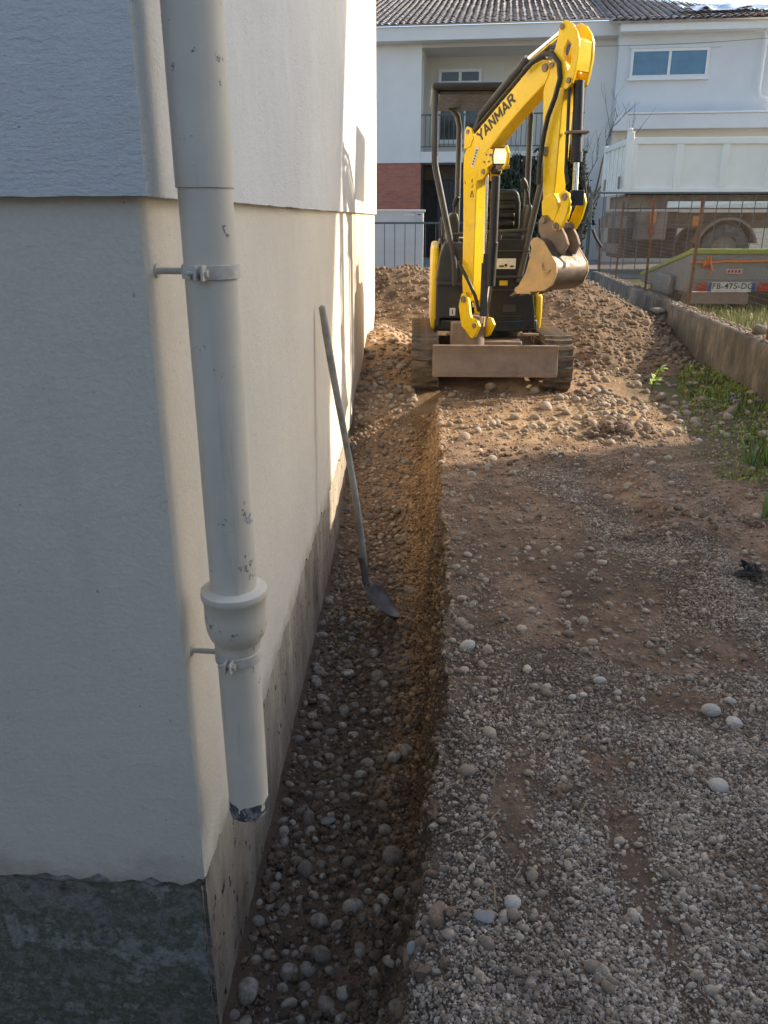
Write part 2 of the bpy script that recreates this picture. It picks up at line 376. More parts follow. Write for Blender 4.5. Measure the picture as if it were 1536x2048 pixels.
def rotmats(n, tilt):
    a = rng.uniform(0, 2 * np.pi, n); b = rng.normal(0, tilt, n); c = rng.normal(0, tilt, n)
    ca, sa, cb, sb, cc, s_ = np.cos(a), np.sin(a), np.cos(b), np.sin(b), np.cos(c), np.sin(c)
    Rz = np.zeros((n, 3, 3)); Rz[:, 0, 0] = ca; Rz[:, 0, 1] = -sa; Rz[:, 1, 0] = sa; Rz[:, 1, 1] = ca; Rz[:, 2, 2] = 1
    Rx = np.zeros((n, 3, 3)); Rx[:, 0, 0] = 1; Rx[:, 1, 1] = cb; Rx[:, 1, 2] = -sb; Rx[:, 2, 1] = sb; Rx[:, 2, 2] = cb
    Ry = np.zeros((n, 3, 3)); Ry[:, 1, 1] = 1; Ry[:, 0, 0] = cc; Ry[:, 0, 2] = s_; Ry[:, 2, 0] = -s_; Ry[:, 2, 2] = cc
    return Rz @ Rx @ Ry
def merge_stones(name, shapes, P, S, mat, parent, tilt=.3, tone_pow=1.0, smooth=True):
    n = len(P); rm = rotmats(n, tilt); tone = rng.random(n) ** tone_pow; pick = rng.integers(0, len(shapes), n)
    Vs, Fs, Ts = [], [], []; off = 0
    for k, (V, F) in enumerate(shapes):
        i = np.where(pick == k)[0]
        if not len(i): continue
        W = np.einsum('nij,vj->nvi', rm[i], V) * S[i][:, None, None] + P[i][:, None, :]
        nv = len(V); Vs.append(W.reshape(-1, 3)); Ts.append(np.repeat(tone[i], nv))
        Fs.append((F[None] + (np.arange(len(i)) * nv)[:, None, None] + off).reshape(-1, 3)); off += len(i) * nv
    T = np.concatenate(Ts)
    me = np_mesh(name, np.concatenate(Vs), np.concatenate(Fs), smooth, {'tone': np.stack([T, T, T], -1)})
    o = obj(name, me, mat, parent); o['kind'] = 'stuff'; return o
_sm = {}
def single_stones(name, shapes, P, S, mat, parent, tilt=.3):
    rm = rotmats(len(P), tilt)
    for i in range(len(P)):
        k = int(rng.integers(0, len(shapes))); key = (id(shapes), k, mat.name)
        if key not in _sm:
            _sm[key] = np_mesh(name, shapes[k][0], shapes[k][1], shapes is not CLOD); _sm[key].materials.append(mat)
        o = bpy.data.objects.new(name, _sm[key]); col.objects.link(o); o.parent = parent
        o.matrix_local = Matrix.Translation(Vector(P[i])) @ Matrix(rm[i].tolist()).to_4x4() @ Matrix.Scale(float(S[i]), 4)
def darts(xr, yr, n, rad, keep=None, sep=.85):
    """random spots that do not crowd each other"""
    cell = {}; out = []; tries = 0; cs = .1
    while len(out) < n and tries < n * 14:
        tries += 1; x = rng.uniform(*xr); y = rng.uniform(*yr)
        if keep is not None and rng.random() > keep(x, y): continue
        r = rad(x, y); cx, cy = int(x / cs), int(y / cs); ok = True
        for a in (-1, 0, 1):
            for b_ in (-1, 0, 1):
                for (px, py, pr) in cell.get((cx + a, cy + b_), ()):
                    if (px - x) ** 2 + (py - y) ** 2 < (sep * (pr + r)) ** 2: ok = False; break
                if not ok: break
            if not ok: break
        if ok: cell.setdefault((cx, cy), []).append((x, y, r)); out.append((x, y, r))
    return np.array(out)

# trench cobbles (children of the trench bed, itself a low sheet of crumbled soil lying on the floor)
def trench_keep(x, y):
    c = .35 + .65 * (vnoise(np.array(x * 5.), np.array(y * 2.2), 131) > .38)
    right = (float(edge_x(np.array(y))) - .20 - x)
    return float(c) * (1.0 if right > 0 else .22)
tr = darts((-.50, .0), (1.15, 6.7), 1150, lambda x, y: float(np.clip(rng.lognormal(math.log(.021), .42), .009, .052)), trench_keep, .86)
tz = H(tr[:, 0], tr[:, 1]) + tr[:, 2] * rng.uniform(-.42, .25, len(tr))
tP = np.c_[tr[:, :2], tz]; ap = tr[:, 2] / np.hypot(tr[:, 1], 1.5 - tz)
o_ = np.argsort(-ap); big, small = o_[:290], o_[290:]
bed_x = np.linspace(-.505, -.16, 40); bed_y = np.arange(.9, 6.3, .02); BX, BY = np.meshgrid(bed_x, bed_y)
BZ = H(BX, BY) + .004 + .020 * fbm(BX * 9, BY * 9, 4, 141) - .05 * sst(-.24, -.16, BX) - .012
bi = np.arange(BX.size).reshape(BX.shape); BF = np.stack([bi[:-1, :-1], bi[:-1, 1:], bi[1:, 1:], bi[1:, :-1]], -1).reshape(-1, 4)
BZ = BZ + .012 * np.clip(fbm(BX * 30, BY * 30, 3, 143), -.2, 1)
M_bed = pm('trench_soil', (.165, .117, .08), .4, 18, .95, bmp=(55, 1.0, .03), dirt=(.25, .168, .105), dscale=4, spec=.2)
trench_bed = obj('trench_bed', np_mesh('trench_bed', np.stack([BX, BY, BZ], -1).reshape(-1, 3), BF), M_bed); tag(trench_bed, kind='structure')
single_stones('cobble', COBH, tP[big], tr[big, 2], M_cob_t, trench_bed, .35)
fs_ = tr[small, 1] + rng.normal(0, .35, len(small)) > 4.0
merge_stones('small_cobbles', COB, tP[small[~fs_]], tr[small[~fs_], 2], M_cob_ta, trench_bed, .35)
merge_stones('dusty_cobbles', COB, tP[small[fs_]], tr[small[fs_], 2], M_cob_ga, trench_bed, .35)
# crumbs of soil and grit in the trench and on its bank
n = 12000; x = rng.uniform(-.5, .16, n); y = 1.1 + 5.4 * rng.random(n) ** 1.5
k = x < edge_x(y) + .02; x, y = x[k], y[k]; r = np.clip(rng.lognormal(math.log(.0060), .55, len(x)), .002, .024)
M_crumb = stone_mat('soil_crumb', (.08, .057, .04), (.20, .138, .088), (.10, .07, .048), .4, .7, True)
nr_ = y + rng.normal(0, .4, len(y)) < 3.8
merge_stones('soil_crumbs', PEB, np.c_[x, y, H(x, y) + r * .3][nr_], r[nr_], M_crumb, ground, .5, smooth=False)
M_crumb2 = stone_mat('dry_crumb', (.16, .108, .065), (.36, .25, .15), (.26, .175, .105), .4, .7, True)
merge_stones('dry_crumbs', PEB, np.c_[x, y, H(x, y) + r * .3][~nr_], r[~nr_], M_crumb2, ground, .5, smooth=False)

# lumps of clay sticking out of the cut bank
n = 9000; y = 1.3 + 5.2 * rng.random(n) ** 1.2; x = edge_x(y) - rng.uniform(-.03, .17, n); z = H(x, y); ow = np.clip((edge_x(y) - x) / .2, 0, 1) * np.clip((x - edge_x(y) + .28) / .1, 0, 1) * trench_amt(y)
r = np.clip(rng.lognormal(math.log(.0055), .6, n), .002, .028); k = trench_amt(y) > .1; far_ = rng.random(n) < sst(2.2, 3.9, y)
M_clay = stone_mat('clay_lump', (.19, .118, .063), (.46, .305, .165), (.32, .205, .11), .4, .7, True)
merge_stones('clay_lumps', PEB, np.c_[x + ow * shift_x(y, z), y, z + r * .1][k & far_], r[k & far_], M_clay, ground, .7)
merge_stones('bank_crumbs', PEB, np.c_[x + ow * shift_x(y, z), y, z + r * .1][k & ~far_], r[k & ~far_], M_crumb, ground, .7)
# path gravel
n = 330000; y = 1.05 + 4.2 * rng.random(n) ** 2.0; x = rng.uniform(-.08, 1.0, n) + rng.random(n) * np.clip(y * .25, 0, 1)
x = np.where(rng.random(n) < .35, rng.uniform(.6, 1.9, n), x)
k = (rng.random(n) < gravel_mask(x, y) ** 1.5 * 1.05) & (x < .47 * y + .25); x, y = x[k], y[k]
r = np.clip(rng.lognormal(math.log(.0034), .42, len(x)), .0016, .011)
gp = np.c_[x, y, H(x, y) + r * rng.uniform(-.1, .55, len(x))]; bigp = (r > .0056)
merge_stones('path_gravel', PEB, gp[bigp], r[bigp], M_grav, ground, .5, smooth=False)
merge_stones('path_fine_gravel', OCT, gp[~bigp], r[~bigp] * 1.1, M_grav, ground, .8, smooth=False)
# sparser grit where soil shows
n = 16000; y = 1.2 + 5.6 * rng.random(n) ** 1.2; x = rng.uniform(0, 2.6, n)
k = (x > edge_x(y) - .02) & (x < .46 * y + .3); x, y = x[k], y[k]; r = np.clip(rng.lognormal(math.log(.0065), .5, len(x)), .003, .02)
merge_stones('soil_grit', PEB, np.c_[x, y, H(x, y) + r * .15], r, M_cob_ga, ground, .5)

# single stones lying on the ground
gl = []
gl += [(a, b_, c_) for a, b_, c_ in darts((.02, 1.75), (5.55, 7.0), 190, lambda x, y: float(np.clip(rng.lognormal(math.log(.024), .45), .012, .055)), lambda x, y: .9 if (x > float(edge_x(np.array(y))) + .02 and not (.35 < x < 1.15 and 5.9 < y)) else .12)]
gl += [(a, b_, c_) for a, b_, c_ in darts((.1, 2.6), (2.2, 5.6), 130, lambda x, y: float(np.clip(rng.lognormal(math.log(.013 + .0012 * y), .42), .007, .014 + .004 * y)), lambda x, y: 1 if .05 + float(edge_x(np.array(y))) < x < .45 * y + .2 else 0)]
gl += [(float(edge_x(np.array(b_))) + rng.uniform(.0, .22), b_, rng.uniform(.012, .028)) for b_ in rng.uniform(1.9, 6.2, 40)]
gl += [(a, b_, c_) for a, b_, c_ in darts((1.4, 3.0), (5.6, 8.4), 260, lambda x, y: float(np.clip(rng.lognormal(math.log(.026), .35), .014, .055)))]
gl += [(a, b_, c_) for a, b_, c_ in darts((-.48, .0), (6.5, 9.6), 230, lambda x, y: float(np.clip(rng.lognormal(math.log(.028), .35), .014, .06)))]
gl = np.array(gl); gz = H(gl[:, 0], gl[:, 1]) + gl[:, 2] * .22; gP = np.c_[gl[:, :2], gz]
ap = gl[:, 2] / np.hypot(gl[:, 1], 1.5); o_ = np.argsort(-ap); big, small = o_[:280], o_[280:]
single_stones('stone', COB, gP[big], gl[big, 2], M_cob_g, ground, .25)
merge_stones('small_stones', COB, gP[small], gl[small, 2], M_cob_ga, ground, .3)
# the pale pebbles one notices on the path
pale = [(.975, 2.246, .030), (1.024, 2.185, .024), (.654, 2.427, .022), (.868, 1.88, .027), (.539, 2.314, .017), (.58, 2.33, .013), (.24, 1.421, .020), (.208, 2.61, .028), (1.06, 2.31, .020), (1.62, 3.15, .026), (.70, 2.36, .014)]
pale = np.array(pale)
single_stones('pale_pebble', COBH, np.c_[pale[:, :2], H(pale[:, 0], pale[:, 1]) + pale[:, 2] * .3], pale[:, 2], M_pale, ground, .15)
# clods of earth
cl = np.array([(1.45 + rng.normal(0, .13), 5.72 + rng.normal(0, .09), rng.uniform(.02, .05)) for _ in range(26)] + [(1.5 + rng.normal(0, .2), 3.9 + rng.normal(0, .14), rng.uniform(.012, .03)) for _ in range(24)]
              + [(.62 + rng.normal(0, .25), 5.25 + rng.normal(0, .1), rng.uniform(.01, .026)) for _ in range(26)] + [(.42 + rng.normal(0, .03), 1.82 + rng.normal(0, .03), rng.uniform(.008, .022)) for _ in range(9)]
              + [(.04 + rng.normal(0, .05), 1.5 + rng.uniform(-.3, .3), rng.uniform(.01, .028)) for _ in range(26)] + [(rng.uniform(.15, 1.6), rng.uniform(2.6, 5.6), rng.uniform(.006, .015)) for _ in range(40)])
M_clod = stone_mat('earth_clod', (.13, .088, .058), (.22, .15, .10), (.16, .108, .07))
single_stones('clod', CLOD, np.c_[cl[:, :2], H(cl[:, 0], cl[:, 1]) + cl[:, 2] * .3], cl[:, 2], M_clod, ground, .6)

# ------------------------------------------------------------------ spoil heap behind the digger
def heap_h(x, y):
    y0 = np.interp(x, [-1.5, 0, .8, 1.4, 2.0, 3.2], [9.5, 9.5, 9.2, 7.9, 7.5, 7.9]); y1 = np.interp(x, [-1.5, .2, 1.3, 2.2, 3.2], [11.1, 11.0, 10.6, 10.4, 10.0])
    top = np.interp(x, [-2.2, -1.4, -.6, -.2, .4, 1.2, 1.9, 2.4, 2.9, 3.2], [.0, .55, .82, .84, .76, .78, .84, .70, .40, .26])
    rise = np.clip((y - y0) / (y1 - y0), 0, 1); rise = rise ** 1.15
    fall = 1 - sst(11.6, 13.4, y)
    return top * rise * fall + .07 * fbm(x * 2.2, y * 2.2, 4, 161) * (rise > .03) * fall + .022 * fbm(x * 9, y * 9, 3, 162) - .05
hx = np.arange(-2.3, 3.24, .03); hy = np.arange(7.4, 13.6, .03); HX, HY = np.meshgrid(hx, hy)
HX = np.minimum(HX, wall_x(HY) + .05)
HZ = heap_h(HX, HY) + np.where(HY < 13, g_base(HX, HY), 0) * .6 + .05 * sst(12.5, 13.5, HY)
keep_l = ~((HX < XW - .02) & (HY < YF + .02))
hi = np.arange(HX.size).reshape(HX.shape); HF = np.stack([hi[:-1, :-1], hi[:-1, 1:], hi[1:, 1:], hi[1:, :-1]], -1).reshape(-1, 4)
HF = HF[keep_l.ravel()[HF].all(1)]
M_heapsoil = pm('heap_soil', (.21, .14, .085), .4, 7, .95, bmp=(45, 1.0, .02), dirt=(.10, .066, .042), dscale=2.5, spec=.2)
heap = obj('spoil_heap', np_mesh('spoil_heap', np.stack([HX, HY, HZ], -1).reshape(-1, 3), HF), M_heapsoil)
tag(heap, 'long heap of excavated brown earth full of rounded stones behind the digger', 'earth heap')
hs = darts((-.62, 3.1), (7.5, 11.6), 2600, lambda x, y: float(np.clip(rng.lognormal(math.log(.022), .42), .010, .062)), lambda x, y: 1.0 if not (.25 < x < 1.1 and y < 10.6) and not (x < -.5 and y < 10.3) and x < float(wall_x(y)) - .02 else 0, .72)
hzv = heap_h(hs[:, 0], hs[:, 1]); k = hzv > .0; hs, hzv = hs[k], hzv[k]
hP = np.c_[hs[:, :2], hzv + g_base(hs[:, 0], hs[:, 1]) * .6 + hs[:, 2] * rng.uniform(-.05, .4, len(hs))]
ap = hs[:, 2] / hs[:, 1]; o_ = np.argsort(-ap); big, small = o_[:280], o_[280:]
single_stones('stone', COB, hP[big], hs[big, 2], M_heap, heap, .5)
merge_stones('small_stones', COB, hP[small], hs[small, 2], M_heapa, heap, .5)

# ------------------------------------------------------------------ plastered house on the left
def wall_mat(name, base, stroke, dirty=None, low=None, fine=95):
    m, nt, b = new_mat(name); pos = N(nt, 'ShaderNodeNewGeometry').outputs['Position']
    f = noise(nt, pos, 1.3, 6, .6); f2 = noise(nt, pos, fine, 4, .7)
    c = ramp(nt, f, [(.3, [x * .94 for x in base]), (.7, [min(1, x * 1.05) for x in base])])
    c = mixc(nt, .12, c, ramp(nt, f2, [(.35, .25), (.65, .75)]), 'OVERLAY')
    # faint streaks and specks of grime
    st = noise(nt, mapped(nt, pos, (9, 9, .8)), 1.0, 5, .7)
    c = mixc(nt, ramp(nt, st, [(.58, 0), (.82, .22)]), c, [x * .62 for x in base])
    sp = noise(nt, pos, 55, 2, .5); c = mixc(nt, ramp(nt, sp, [(.74, 0), (.77, .55)]), c, (.16, .13, .10))
    ck = N(nt, 'ShaderNodeTexVoronoi', feature='DISTANCE_TO_EDGE'); ck.inputs['Scale'].default_value = 1.7; dv = N(nt, 'ShaderNodeVectorMath', operation='ADD'); nt.links.new(pos, dv.inputs[0])
    nz = N(nt, 'ShaderNodeTexNoise'); nz.inputs['Scale'].default_value = 6; nz.inputs['Detail'].default_value = 6; nt.links.new(pos, nz.inputs['Vector']); sc3 = N(nt, 'ShaderNodeVectorMath', operation='SCALE'); sc3.inputs['Scale'].default_value = .35; nt.links.new(nz.outputs['Color'], sc3.inputs[0]); nt.links.new(sc3.outputs[0], dv.inputs[1]); nt.links.new(dv.outputs[0], ck.inputs['Vector'])
    crk = mth(nt, 'MULTIPLY', ramp(nt, ck.outputs['Distance'], [(.0010, 1), (.0028, 0)]), ramp(nt, noise(nt, pos, 2.3, 2), [(.58, 0), (.70, .28)]))
    c = mixc(nt, crk, c, [x * .3 for x in base])
    if dirty:
        sx = N(nt, 'ShaderNodeSeparateXYZ'); nt.links.new(pos, sx.inputs[0])
        w = mth(nt, 'ADD', sx.outputs[2], mth(nt, 'MULTIPLY', noise(nt, pos, 7, 5, .7), .22))
        c = mixc(nt, ramp(nt, w, [(low[0], .85), (low[1], 0)]), c, dirty)
    nt.links.new(c, b.inputs['Base Color']); b.inputs['Roughness'].default_value = .88; b.inputs['Specular IOR Level'].default_value = .25
    h1 = noise(nt, mapped(nt, pos, (stroke[0], stroke[0], stroke[1])), 1.0, 6, .62, .4)
    h1 = mth(nt, 'MULTIPLY', h1, ramp(nt, noise(nt, pos, 5, 4, .6), [(.38, .25), (.62, 1)]))
    p = bump(nt, b, h1, stroke[2], .008)
    bump(nt, b, f2, .8, .0032, p)
    return m
M_up = wall_mat('render_white', (.66, .65, .615), (34, 120, .55))
M_lo = wall_mat('render_cream', (.70, .63, .515), (16, 30, .35), (.36, .29, .22), (-.02, .12))
def plinth_mat():
    m, nt, b = new_mat('old_concrete'); g = N(nt, 'ShaderNodeNewGeometry'); pos = g.outputs['Position']
    f = noise(nt, pos, 3.2, 8, .68); st = noise(nt, mapped(nt, pos, (10, 5, 1.6)), 1.0, 7, .7); f2 = noise(nt, pos, 48, 6, .7)
    c = ramp(nt, st, [(.28, (.12, .098, .075)), (.42, (.27, .23, .178)), (.58, (.40, .35, .275)), (.8, (.58, .54, .47))])
    c = mixc(nt, ramp(nt, f, [(.50, 0), (.78, .5)]), c, (.34, .26, .18))
    pit = noise(nt, mapped(nt, pos, (60, 34, 22)), 1.0, 2, .5); pm_ = ramp(nt, pit, [(.66, 0), (.70, 1)])
    c = mixc(nt, pm_, c, (.045, .036, .028))
    # the end face, long in the wet, is dark with moss and scratched
    sn = N(nt, 'ShaderNodeSeparateXYZ'); nt.links.new(g.outputs['True Normal'], sn.inputs[0])
    face = ramp(nt, mth(nt, 'MULTIPLY', sn.outputs[1], -1), [(.55, 0), (.8, 1)])
    moss = ramp(nt, noise(nt, mapped(nt, pos, (6, 6, 7)), 1.0, 12, .74), [(.30, (.045, .045, .045)), (.42, (.25, .235, .20)), (.50, (.125, .125, .085)), (.58, (.33, .32, .285)), (.66, (.165, .165, .125)), (.8, (.56, .56, .53))])
    moss = mixc(nt, .6, moss, ramp(nt, f2, [(.3, .2), (.7, .8)]), 'OVERLAY')
    for rr2, sc2, ms in (((0, R(32), 0), (7, 7, 4), 11), ((0, R(-55), 0), (6, 6, 3), 8)):
        scr = N(nt, 'ShaderNodeTexVoronoi', feature='DISTANCE_TO_EDGE'); scr.inputs['Scale'].default_value = 1.0; nt.links.new(mapped(nt, pos, sc2, rr2), scr.inputs['Vector'])
        sm = mth(nt, 'MULTIPLY', ramp(nt, scr.outputs['Distance'], [(.004, 1), (.012, 0)]), ramp(nt, noise(nt, pos, ms, 3), [(.54, 0), (.62, .5)]))
        moss = mixc(nt, sm, moss, (.26, .27, .27))
    c = mixc(nt, face, c, moss)
    nt.links.new(c, b.inputs['Base Color']); b.inputs['Roughness'].default_value = .92; b.inputs['Specular IOR Level'].default_value = .25
    p = bump(nt, b, st, .7, .012); p = bump(nt, b, f2, .6, .004, p)
    bump(nt, b, mth(nt, 'SUBTRACT', 1.0, pm_), .9, .004, p)
    return m
M_pl = plinth_mat()
house = empty('plastered_house', (XW, YC, 0), 0, 'tall plastered house with white upper wall and cream lower wall, beside the trench', 'house')
def wall_grid(off, zs, seed, amp, ragged=0, lip_b=None, lip_t=None):
    """skin of the end wall, side wall and back wall, bent round both corners; lip = how far the edge turns inwards"""
    a = np.concatenate([np.linspace(-7, -2.6, 8), np.linspace(-2.2, -.62, 60), np.arange(-.60, XW - .02, .006), np.arange(XW - .018, XW - .001, .003)])
    pts = [(x_, YC, 0, -1) for x_ in a]; q = .7071
    pts += [(XW, YC, q, -q)]
    pts += [(XW, y_, 1, 0) for y_ in np.concatenate([np.arange(YC + .003, YC + .02, .003), np.arange(YC + .024, YC + .1, .006), np.arange(YC + .12, 5.0, .03), np.linspace(5.05, YF - .02, 70)])]
    pts += [(XW, YF, q, q)] + [(x_, YF, 0, 1) for x_ in np.linspace(XW - .02, -7, 12)]
    pts = np.array(pts); u = np.arange(len(pts)); s = np.cumsum(np.r_[0, np.hypot(np.diff(pts[:, 0]), np.diff(pts[:, 1]))])
    rows = []
    sc_ = np.where(np.abs(pts[:, 2] * pts[:, 3]) > .1, 1.4142, 1.0)
    corner = np.exp(-np.abs(pts[:, 1] - YC) / .003 - np.abs(pts[:, 0] - XW) / .003)
    def row(z, o, k=1):
        zz = np.full(len(s), z) + 0.0
        d = o * sc_ + k * amp * (fbm(s * 22, zz * 22, 3, seed) + .8 * fbm(s * 70, zz * 70, 2, seed + 3)) + k * corner * (-.0008 + .0020 * fbm(s * 0 + zz * 30, zz * 47 + 2, 3, seed + 5))
        return np.c_[pts[:, 0] + pts[:, 2] * d, pts[:, 1] + pts[:, 3] * d, zz]
    if lip_b is not None:
        r0 = row(zs[0], off - lip_b, 0); rows.append(r0)
    rows += [row(z, off) for z in zs]
    if lip_t is not None: rows.append(row(zs[-1], off - lip_t, 0))
    Z = np.array(rows)
    if ragged:
        j = fbm(s * 3, s * 0 + 2, 3, seed + 7) * ragged + fbm(s * 23, s * 0, 3, seed + 8) * ragged * .6 + fbm(s * 75, s * 0, 2, seed + 9) * ragged * .25
        for i in range(min(6, len(Z))): Z[i, :, 2] += j * max(0, 1 - max(0, i - 1) / 4)
    nr, nc = Z.shape[:2]; ii = np.arange(nr * nc).reshape(nr, nc)
    F = np.stack([ii[:-1, :-1], ii[:-1, 1:], ii[1:, 1:], ii[1:, :-1]], -1).reshape(-1, 4)
    return Z.reshape(-1, 3) - np.array([XW, YC, 0]), F
V, F = wall_grid(.025, np.concatenate([np.arange(1.537, 3.1, .016), np.linspace(3.2, 5.7, 6)]), 171, .0011, .003, .032, None)
obj('upper_wall', np_mesh('upper_wall', V, F), M_up, house).data.set_sharp_from_angle(angle=R(18))
V, F = wall_grid(0, np.concatenate([np.arange(-.062, .3, .012), np.arange(.31, 1.58, .02)]), 181, .0008, .032, .03, None)
obj('lower_wall', np_mesh('lower_wall', V, F), M_lo, house).data.set_sharp_from_angle(angle=R(18))
V, F = wall_grid(-.006, np.concatenate([np.arange(-.078, .0, .008)]), 185, .0015, .026, .02, None)
obj('undercoat', np_mesh('undercoat', V, F), pm('undercoat', (.42, .41, .385), .3, 30, .9, dirt=(.17, .15, .125), dscale=9, dlo=.42, dhi=.62, bmp=(70, 1.0, .008)), house)
V, F = wall_grid(-.012, np.concatenate([[-1.0], np.arange(-.85, 0.0, .012)]), 191, .003)
obj('plinth', np_mesh('plinth', V, F), M_pl, house).data.set_sharp_from_angle(angle=R(50))
M_roof = pm('old_roof_tile', (.115, .098, .088), .35, 5, .9, bmp=(30, .6, .01), dirt=(.055, .055, .052), dscale=4)
# hipped roof over the house (outside the picture, above)
rb = MB((XW, YC, 0)); ex = XW + .42; e0 = YC - .42; e1 = YF + .42
rb._add([(ex, e0, 5.65), (ex, e1, 5.65), (-7.4, e1, 5.65), (-7.4, e0, 5.65), (-3.5, 4.5, 6.9), (-3.5, 7.3, 6.9)], [(0, 1, 5, 4), (1, 2, 5), (2, 3, 4, 5), (3, 0, 4), (3, 2, 1, 0)])
rb.build('roof', M_roof, house, ang=20)

# ------------------------------------------------------------------ downpipe
PX, PY = -.398, 1.607
def pipe_mat():
    m, nt, b = new_mat('pipe_paint'); pos = N(nt, 'ShaderNodeNewGeometry').outputs['Position']
    f = noise(nt, pos, 4, 6, .6); c = ramp(nt, f, [(.3, (.62, .54, .42)), (.7, (.73, .645, .515))])
    sxp = N(nt, 'ShaderNodeSeparateXYZ'); nt.links.new(pos, sxp.inputs[0])
    zone_ = ramp(nt, mth(nt, 'ABSOLUTE', mth(nt, 'SUBTRACT', sxp.outputs[2], .74)), [(.06, .055), (.34, 0)])
    fl = mth(nt, 'ADD', noise(nt, pos, 15, 9, .75), mth(nt, 'SUBTRACT', zone_, .035)); c = mixc(nt, ramp(nt, fl, [(.62, 0), (.635, .9)]), c, (.40, .43, .46))
    edge = mth(nt, 'MULTIPLY', ramp(nt, fl, [(.60, 0), (.615, 1)]), ramp(nt, fl, [(.63, 1), (.645, 0)]))
    c = mixc(nt, mth(nt, 'MULTIPLY', edge, .7), c, (.14, .125, .11))
    st = noise(nt, mapped(nt, pos, (40, 40, 3)), 1.0, 5, .7); c = mixc(nt, ramp(nt, st, [(.56, 0), (.8, .45)]), c, (.30, .28, .25))
    sp = noise(nt, pos, 95, 2, .5); c = mixc(nt, ramp(nt, sp, [(.75, 0), (.79, .5)]), c, (.2, .17, .14))
    nt.links.new(c, b.inputs['Base Color']); b.inputs['Roughness'].default_value = .62
    p = bump(nt, b, ramp(nt, fl, [(.61, 1), (.63, 0)]), .8, .003)
    bump(nt, b, noise(nt, pos, 60, 5, .6), .2, .002, p)
    return m
M_pipe = pipe_mat()
M_grime = pm('pipe_end_grime', (.085, .082, .08), .5, 40, .9, bmp=(120, .6, .003), dirt=(.33, .31, .28), dscale=30, dlo=.5, dhi=.6)
dp = empty('downpipe', (PX, PY, .1), 0, 'painted grey cream downpipe with flaking paint and bulging collar on the house corner', 'downpipe')
DO = (PX, PY, .1)
def wob(prof, c, n=40, amp=.0012, seed=0):
    mb = MB(DO); mb.lathe(prof, c, n); V_ = np.array(mb.v)
    ang_ = np.arctan2(V_[:, 1], V_[:, 0]); k = 1 + amp / .05 * fbm(ang_ * 3 + 20, V_[:, 2] * 9, 3, seed)
    V_[:, 0] *= k; V_[:, 1] *= k; mb.v = [tuple(p) for p in V_]; return mb
zz = [1.552 + .06 * i for i in range(70)]
wob([(.046, 1.552), (.0545, 1.552)] + [(.0548, z) for z in zz[1:]], (PX, PY, 0), 40, .0006, 1).build('upper_pipe', M_pipe, dp)
wob([(.0515, .70 + .03 * i) for i in range(31)], (PX, PY, 0), 40, .0006, 2).build('middle_pipe', M_pipe, dp)
wob([(.0515, .727), (.058, .7245), (.0675, .7235), (.0735, .721), (.0742, .714), (.0738, .704), (.0690, .698), (.0690, .66), (.0685, .64), (.066, .622), (.061, .606), (.055, .596), (.0525, .590), (.0520, .575), (.049, .573)], (PX, PY, 0), 44, .0011, 3).build('collar', M_pipe, dp, ang=50)
lowp = wob([(.0485, .60 - .02 * i) for i in range(25)] + [(.0470, .116), (.0445, .114), (.0440, .16), (.0440, .3)], (PX, PY, 0), 40, .0006, 4).build('lower_pipe', M_pipe, dp)
mb = wob([(.0487, .156), (.0494, .150), (.0491, .135), (.0497, .126), (.0488, .118), (.0475, .112), (.0445, .111)], (PX, PY, 0), 40, .0022, 5); mb.build('grimy_rim', M_grime, lowp)
M_iron = pm('painted_iron', (.58, .52, .43), .2, 40, .7, dirt=(.16, .12, .09), dscale=30, dlo=.62, dhi=.7, bmp=(140, .4, .002))
def clamp(z, r, hgt, side, nm):
    mb = MB(DO); mb.lathe([(r, z - hgt / 2), (r + .0042, z - hgt / 2 + .001), (r + .0046, z), (r + .0042, z + hgt / 2 - .001), (r, z + hgt / 2)], (PX, PY, 0), 36)
    o = mb.build('clamp', M_iron, dp, ang=60)
    mb = MB(DO); mb.cyl((XW - .005, PY + .01, z), (PX - r + .004, PY + .004, z), .0065, 12); mb.cyl((XW - .002, PY + .01, z), (XW + .004, PY + .01, z), .014, 14); mb.build('wall_rod', M_iron, o)
    a = R(-100 + side)                                       # where the two ears meet, facing the camera
    d = Vector((math.cos(a), math.sin(a), 0)); t = Vector((-d.y, d.x, 0)); c = Vector((PX, PY, z)) + d * (r + .010)
    rot = Matrix((t, d, Vector((0, 0, 1)))).transposed()
    for s_ in (-1, 1):
        mb = MB(DO); mb.box(c + t * .0066 * s_ + d * .004, (.0050, .028, hgt * 1.05), rot); mb.build('ear', M_iron, o, .0012)
    mb = MB(DO); mb.cyl(c - t * .026 + d * .002, c + t * .015 + d * .002, .0040, 10); mb.cyl(c + t * .009 + d * .002, c + t * .0145 + d * .002, .0078, 6); mb.build('bolt', M_iron, o)
clamp(1.402, .0517, .027, 6, 'a'); clamp(.556, .0490, .025, 2, 'b')

# ------------------------------------------------------------------ shovel leaning on the wall
M_ash = pm('worn_handle', (.36, .325, .265), .25, 8, .7, dirt=(.12, .105, .085), dscale=6, bmp=(60, .3, .002))
M_blade = pm('worn_steel', (.21, .205, .20), .25, 14, .55, .5, dirt=(.15, .11, .075), dscale=9, dlo=.45, dhi=.7, bmp=(60, .3, .002))
sh_top = Vector((-.472, 4.13, 1.075)); sh_bot = Vector((-.262, 4.06, -.36))
sh = empty('shovel', (-.1, 3.95, -.6), 0, 'long wooden handled shovel leaning on the house wall with its blade in the trench', 'shovel')
SO = (-.1, 3.95, -.6)
hd = (sh_bot - sh_top).normalized()
pts = []
for i in range(13):
    t = i / 12; p = sh_top.lerp(sh_bot, t) + Vector((.012, 0, 0)) * math.sin(t * math.pi) - Vector((0.006, 0, 0)) * math.sin(t * 2 * math.pi); pts.append(p)
